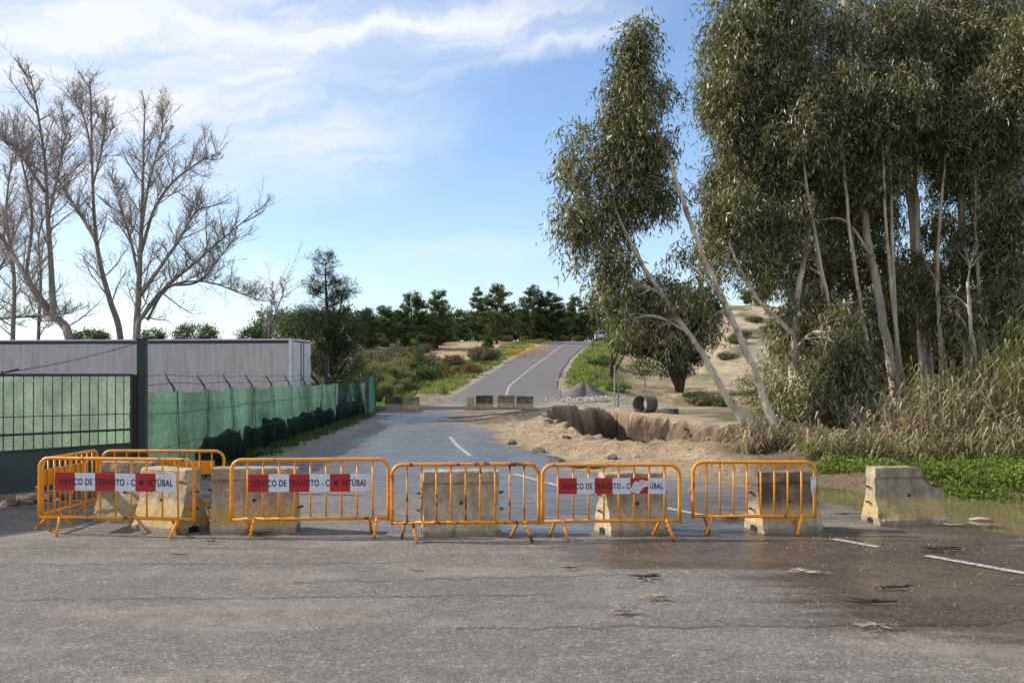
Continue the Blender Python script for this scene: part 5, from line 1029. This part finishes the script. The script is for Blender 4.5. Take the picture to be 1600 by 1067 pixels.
# ------------------------------------------------------------------ other things beyond the pit
def gravel_mound(px, Y, r, h, label):
    x0 = GX(px, Y); z0 = hz(x0, Y) - .1; V = [(0, 0, h)]; Q = []; nr, na = 16, 40
    for i in range(1, nr + 1):
        for k in range(na):
            a = 2 * math.pi * k / na; t = i / nr; rr_ = r * t * (1 + .25 * math.sin(a * 2 + 1) + .12 * math.sin(a * 5)); nz = float(fbm(np.array([math.cos(a) * t * 6 + 3]), np.array([math.sin(a) * t * 6]), 4, 17)[0]) - .5
            V.append((rr_ * math.cos(a), rr_ * math.sin(a), h * max(0, 1 - max(t, .16 + .1 * math.cos(a - 1))) ** 1.25 * 1.2 + nz * .34 * (1 - t * .6)))
    Q = [(0, 1 + k, 1 + (k + 1) % na, 0) for k in range(0)]; fs = [(0, 1 + k, 1 + (k + 1) % na) for k in range(na)] + [(1 + (i - 1) * na + k, 1 + i * na + k, 1 + i * na + (k + 1) % na, 1 + (i - 1) * na + (k + 1) % na) for i in range(1, nr) for k in range(na)]
    m = MB(); m.add(V, fs); o = m.build('gravel_mound', MAT['gravel'], None, True); o.location = (x0, Y, z0); tag(o, label, 'gravel pile'); return o
gravel_mound(913, 71, 1.75, .95, 'heap of grey gravel beside the foot of the climbing road')
def pebbles(name, label, X, Y, s0, s1, mat, z=None):
    n = len(X); Z = (terrain(X, Y) if z is None else z); base = np.array([(-1, -1, -.5), (1, -1, -.5), (1, 1, -.5), (-1, 1, -.5), (-.6, -.6, .6), (.6, -.6, .6), (.6, .6, .6), (-.6, .6, .6)]); S = rng.uniform(s0, s1, (n, 1, 1)) * rng.uniform(.6, 1.2, (n, 1, 3)); a = rng.uniform(0, 6.28, n)
    v = (base[None] + rng.normal(size=(n, 8, 3)) * .2) * S; x = v[..., 0] * np.cos(a)[:, None] - v[..., 1] * np.sin(a)[:, None]; y = v[..., 0] * np.sin(a)[:, None] + v[..., 1] * np.cos(a)[:, None]
    V = np.stack([x + X[:, None], y + Y[:, None], v[..., 2] + Z[:, None] + S[:, :, 2] * .2], -1).reshape(-1, 3); f = np.array([(3, 2, 1, 0), (4, 5, 6, 7), (0, 1, 5, 4), (1, 2, 6, 5), (2, 3, 7, 6), (3, 0, 4, 7)])
    Q = (np.arange(n)[:, None, None] * 8 + f[None]).reshape(-1, 4); tag(np_mesh(name, V, Q, mat), label, 'stones', kind='stuff')
n = 300; pebbles('road_pebbles', 'pale pebbles scattered over the wet asphalt near the barriers', rng.normal(2.6, 1.7, n), rng.normal(12.9, .7, n), .004, .011, MAT['stone'], np.zeros(n))
n = 300; pebbles('loose_stones', 'loose stones scattered over the dry asphalt foreground', rng.uniform(-6, 6, n), rng.uniform(7, 14, n), .003, .009, MAT['stone'], np.zeros(n))
n = 500; pebbles('pit_rubble', 'rubble and clods strewn over the sand around the pit', rng.uniform(-.2, 5.5, n), np.concatenate([rng.uniform(21, 28, 300), rng.uniform(28, 58, 200)]), .010, .035, MAT['clod'])
n = 300; pebbles('gravel_spill', 'pale broken stones spilling from the gravel heap', rng.normal(5.0, 1.3, n), rng.normal(67, 1.2, n), .04, .12, MAT['stone'])
def slab(px, py, w, seed):
    rd = random.Random(seed); Y = GY(py, .12); x = GX(px, Y); n = 8; pts = [(math.cos(2 * math.pi * k / n) * w * rd.uniform(.6, 1.1), math.sin(2 * math.pi * k / n) * w * .7 * rd.uniform(.6, 1.1)) for k in range(n)]
    m = MB(); m.add([(a, b, -.04) for a, b in pts] + [(a * .97, b * .97, .04) for a, b in pts], [tuple(range(n - 1, -1, -1)), tuple(range(n, 2 * n))] + [(k, (k + 1) % n, n + (k + 1) % n, n + k) for k in range(n)])
    o = m.build('tarmac_chunk', MAT['slab']); o.location = (x, Y, hz(x, Y) + .04); o.rotation_euler = (rd.uniform(-.25, .25), rd.uniform(-.25, .25), rd.uniform(0, 6)); tag(o, 'small broken asphalt piece lying at the sandy edge of the washed out road', 'asphalt piece', 'broken asphalt pieces')
for k, (px, py, w) in enumerate(((842, 700, .30), (872, 712, .36), (905, 722, .26), (930, 726, .22), (800, 688, .24), (958, 716, .2), (884, 690, .2))): slab(px, py, w, k)
def ring_pipe(name, px, py, Y, r, ln, rz, label, tilt=0, mat='pipe'):
    p = W(px, py, Y); m = MB(); N = 28; t = r * .13
    for rr_, fl in ((r, 0), (r - t, 1)):
        vs = [(x, rr_ * math.cos(a), rr_ * math.sin(a)) for x in (-ln / 2, ln / 2) for a in [2 * math.pi * k / N for k in range(N)]]
        m.add(vs, [((k, (k + 1) % N, N + (k + 1) % N, N + k) if fl else (N + k, N + (k + 1) % N, (k + 1) % N, k)) for k in range(N)])
    for e in (0, 1): m.f += [(e * N + k, e * N + (k + 1) % N, 2 * N + e * N + (k + 1) % N, 2 * N + e * N + k) for k in range(N)]; m.m += [0] * N
    o = m.build(name, MAT[mat], None, True); o.location = (p.x, p.y, hz(p.x, p.y) + r - .06); o.rotation_euler = (0, tilt, rz); tag(o, label, 'pipe'); return o
ring_pipe('concrete_pipe', 1008, 627, 58.6, .54, 1.0, R(46), 'short wide concrete drain pipe lying open beyond the pit'); q = ring_pipe('drain_ring', 1048, 641, 55.5, .42, .3, 0, 'dark ring half buried flat beside the drain pipe', R(84), 'rubber'); q.location.z = hz(q.location.x, q.location.y) + .1
for px, yt, lab in ((960, 571, 'taller wooden stake beside the gravel heap'), (966, 581, 'shorter wooden stake beside the gravel heap')):
    Y = 62.5; x = GX(px, Y); m = MB(); h = EYE - (yt - HOR) / F * Y - hz(x, Y); m.tube([(0, 0, -.2), (.01, 0, h * .5), (.02, 0, h)], [.055, .05, .045], 8); m.tube([(-.01, 0, h * .62), (.02, 0, h * .66)], .056, 8); o = m.build('wooden_stake', MAT['stakewood']); o.location = (x, Y, hz(x, Y)); tag(o, lab, 'stake', 'stakes by the gravel heap')
def build_van():
    Y = 192; x = GX(938.5, Y); z = max(float(zr(Y)), hz(x, Y)) + .02; v = empty('van', (x, Y, z), R(4)); tag(v, 'small white van parked at the top of the road', 'van')
    prof = [(-2.2, .35), (-2.25, .75), (-2.15, 1.0), (-1.45, 1.2), (-.85, 1.9), (-.5, 2.0), (2.1, 2.0), (2.25, 1.2), (2.25, .35)]; n = len(prof)
    m = MB(); vs = [(sx * (.86 if zz < 1.3 else .74), y, zz) for sx in (-1, 1) for y, zz in prof]; m.add(vs, [tuple(range(n - 1, -1, -1)), tuple(range(n, 2 * n))] + [(k, (k + 1) % n, n + (k + 1) % n, n + k) for k in range(n)]); bevel(m.build('body', MAT['vanwhite'], v), .05)
    m = MB(); m.add([(-.7, -1.42, 1.26), (.7, -1.42, 1.26), (.64, -.9, 1.86), (-.64, -.9, 1.86)], [(0, 1, 2, 3)]); m.v = [(a, b - .03, c + .03) for a, b, c in m.v]; m.build('windscreen', MAT['glass'], v)
    for s in (-1, 1):
        m = MB(); m.box((s * .62, -2.2, .82), (.26, .12, .16)); m.build('headlight', MAT['lamp'], v); m = MB(); m.box((s * .84, .2, 1.5), (.04, 1.8, .5)); m.build('window', MAT['glass'], v); m = MB(); m.box((s * .98, -1.2, 1.25), (.14, .08, .18)); m.build('mirror', MAT['trim'], v)
        for y in (-1.45, 1.45): m = MB(); m.tube([(s * .62, y, .33), (s * .88, y, .33)], .33, 18); m.build('wheel', MAT['rubber'], v)
    m = MB(); m.box((0, -2.26, .48), (1.6, .1, .2)); m.build('bumper', MAT['trim'], v)
build_van()

# ------------------------------------------------------------------ litter on the asphalt
def debris(label, px, py, w, nst, nlf, seed, mat='stick', name='fallen_twig', group=None, thick=.006, leafm='deadleaf', ang=None):
    rd = random.Random(seed); Y = GY(py); rt = empty(name, (GX(px, Y), Y, .012)); tag(rt, label, 'twig', group); L_ = w / F * Y; m = MB()
    for k in range(nst):
        a = (ang if ang is not None else 0) + rd.uniform(-1.0, 1.0) + (math.pi if rd.random() < .5 else 0); l2 = L_ * rd.uniform(.5, 1) * .5; c = Vector((rd.uniform(-.15, .15) * L_, rd.uniform(-.12, .12) * L_, rd.uniform(0, .02)))
        if k == 0: l2 = L_ * .5; c = Vector((0, 0, .006)); a = ang or 0
        pts = [c + Vector((math.cos(a) * l2 * t, math.sin(a) * l2 * t + .04 * L_ * math.sin(t * 3 + k), .012 + .02 * abs(t) * rd.random())) for t in (-1, -.5, 0, .5, 1)]; m.tube(pts, [thick * .6, thick, thick * 1.1, thick, thick * .5], 6)
    m.build('stick', MAT[mat], rt, True)
    if nlf:
        P = np.array([(rd.uniform(-.42, .42) * L_, rd.uniform(-.2, .2) * L_,   .014 + rd.random() * .015) for _ in range(nlf)]); n = len(P); A = rdir(n); A[:, 2] *= .1; A = unit(A) * rng.uniform(.07, .15, n)[:, None]; Bv = unit(np.cross(A, np.array([[0, 0, 1.]]) + rdir(n) * .5)) * .009
        V, Q = quads(P, A, Bv); np_mesh('leaves', V, Q, MAT[leafm], rt)
debris('curl of reddish bark with dark twig on the asphalt before the scratched sign barrier', 1008, 905, 52, 5, 8, 1, thick=.009, ang=-.2); debris('bundle of pale dry leaves on the asphalt in the foreground', 1020, 938, 40, 2, 26, 2, 'palestick'); debris('small leafy gum sprig lying nearest the pale leaf bundle', 974, 959, 48, 4, 12, 3, 'palestick', ang=.3)
debris('thick dark broken stick lying on the right foreground', 1358, 945, 88, 2, 0, 4, thick=.011, ang=-.05); debris('thin pale twig with curled leaves below the dark stick', 1374, 982, 76, 3, 14, 5, 'palestick', ang=-.25)
debris('large leafy gum sprig lying beside the white line at right', 1472, 862, 78, 7, 46, 6, ang=-.3, leafm='leafe'); debris('flat bare twig with green shoot in the middle right of the asphalt', 1262, 897, 60, 5, 14, 7, 'palestick', ang=-.1, leafm='leafe'); debris('spread of thin twigs above the dark stick', 1398, 921, 64, 5, 16, 8, ang=.15)
debris('tangle of twigs caught at left foot of the rightmost barrier', 1140, 812, 52, 7, 20, 9, 'stick', ang=.15); debris('short pale stick on the asphalt by the broken block', 1492, 823, 34, 1, 0, 10, 'palestick', thick=.012, ang=-.25); debris('small dark twig lying on asphalt behind the lone block gap', 1325, 806, 50, 3, 8, 11, ang=.1)
debris('twigs and leaves gathered at foot of the wide yellow based block', 398, 837, 52, 6, 18, 12, ang=.1); debris('short dark twig on left foreground asphalt', 280, 870, 30, 1, 0, 13, ang=-.2); debris('thin dark twig on the asphalt in front of the rusty barrier', 650, 896, 34, 1, 0, 14, ang=-.7); debris('small green leaf sprig on asphalt before the peeling sign barrier', 330, 850, 16, 1, 6, 15, leafm='leafe'); debris('green leaf sprig on asphalt right of the rusty barrier feet', 890, 891, 30, 2, 8, 16, leafm='leafe')
n = 260; X = rng.normal(4.3, 1.5, n); Y = rng.normal(10.6, 1.3, n); A = rdir(n); A[:, 2] *= .1; A = unit(A) * rng.uniform(.03, .13, n)[:, None]; V, Q = quads(np.stack([X, Y, np.full(n, .016)], 1), A, unit(np.cross(A, np.array([[0, 0, 1.]]))) * .006)
tag(np_mesh('leaf_litter', V, Q, MAT['deadleaf']), 'fine leaf litter strewn over the damp asphalt at right', 'litter', kind='stuff')
n = 120; X = rng.uniform(-6, 3, n); Y = rng.uniform(7.5, 12.6, n); A = rdir(n); A[:, 2] *= .1; A = unit(A) * rng.uniform(.02, .09, n)[:, None]; V, Q = quads(np.stack([X, Y, np.full(n, .016)], 1), A, unit(np.cross(A, np.array([[0, 0, 1.]]))) * .005)
tag(np_mesh('grit_litter', V, Q, MAT['stick']), 'sparse dark bark bits over the dry asphalt', 'litter', kind='stuff')
m = MB(); m.tube([(-.16, .02, .0), (-.04, .0, .015), (.08, -.02, .015), (.16, -.04, 0)], [.015, .03, .026, .015], 8); o = m.build('driftwood_log', MAT['palestick'], None, True); o.location = (GX(1533, 15), 15, -.03); o.rotation_euler.z = -.3; tag(o, 'pale broken piece of wood floating in the puddle', 'log')
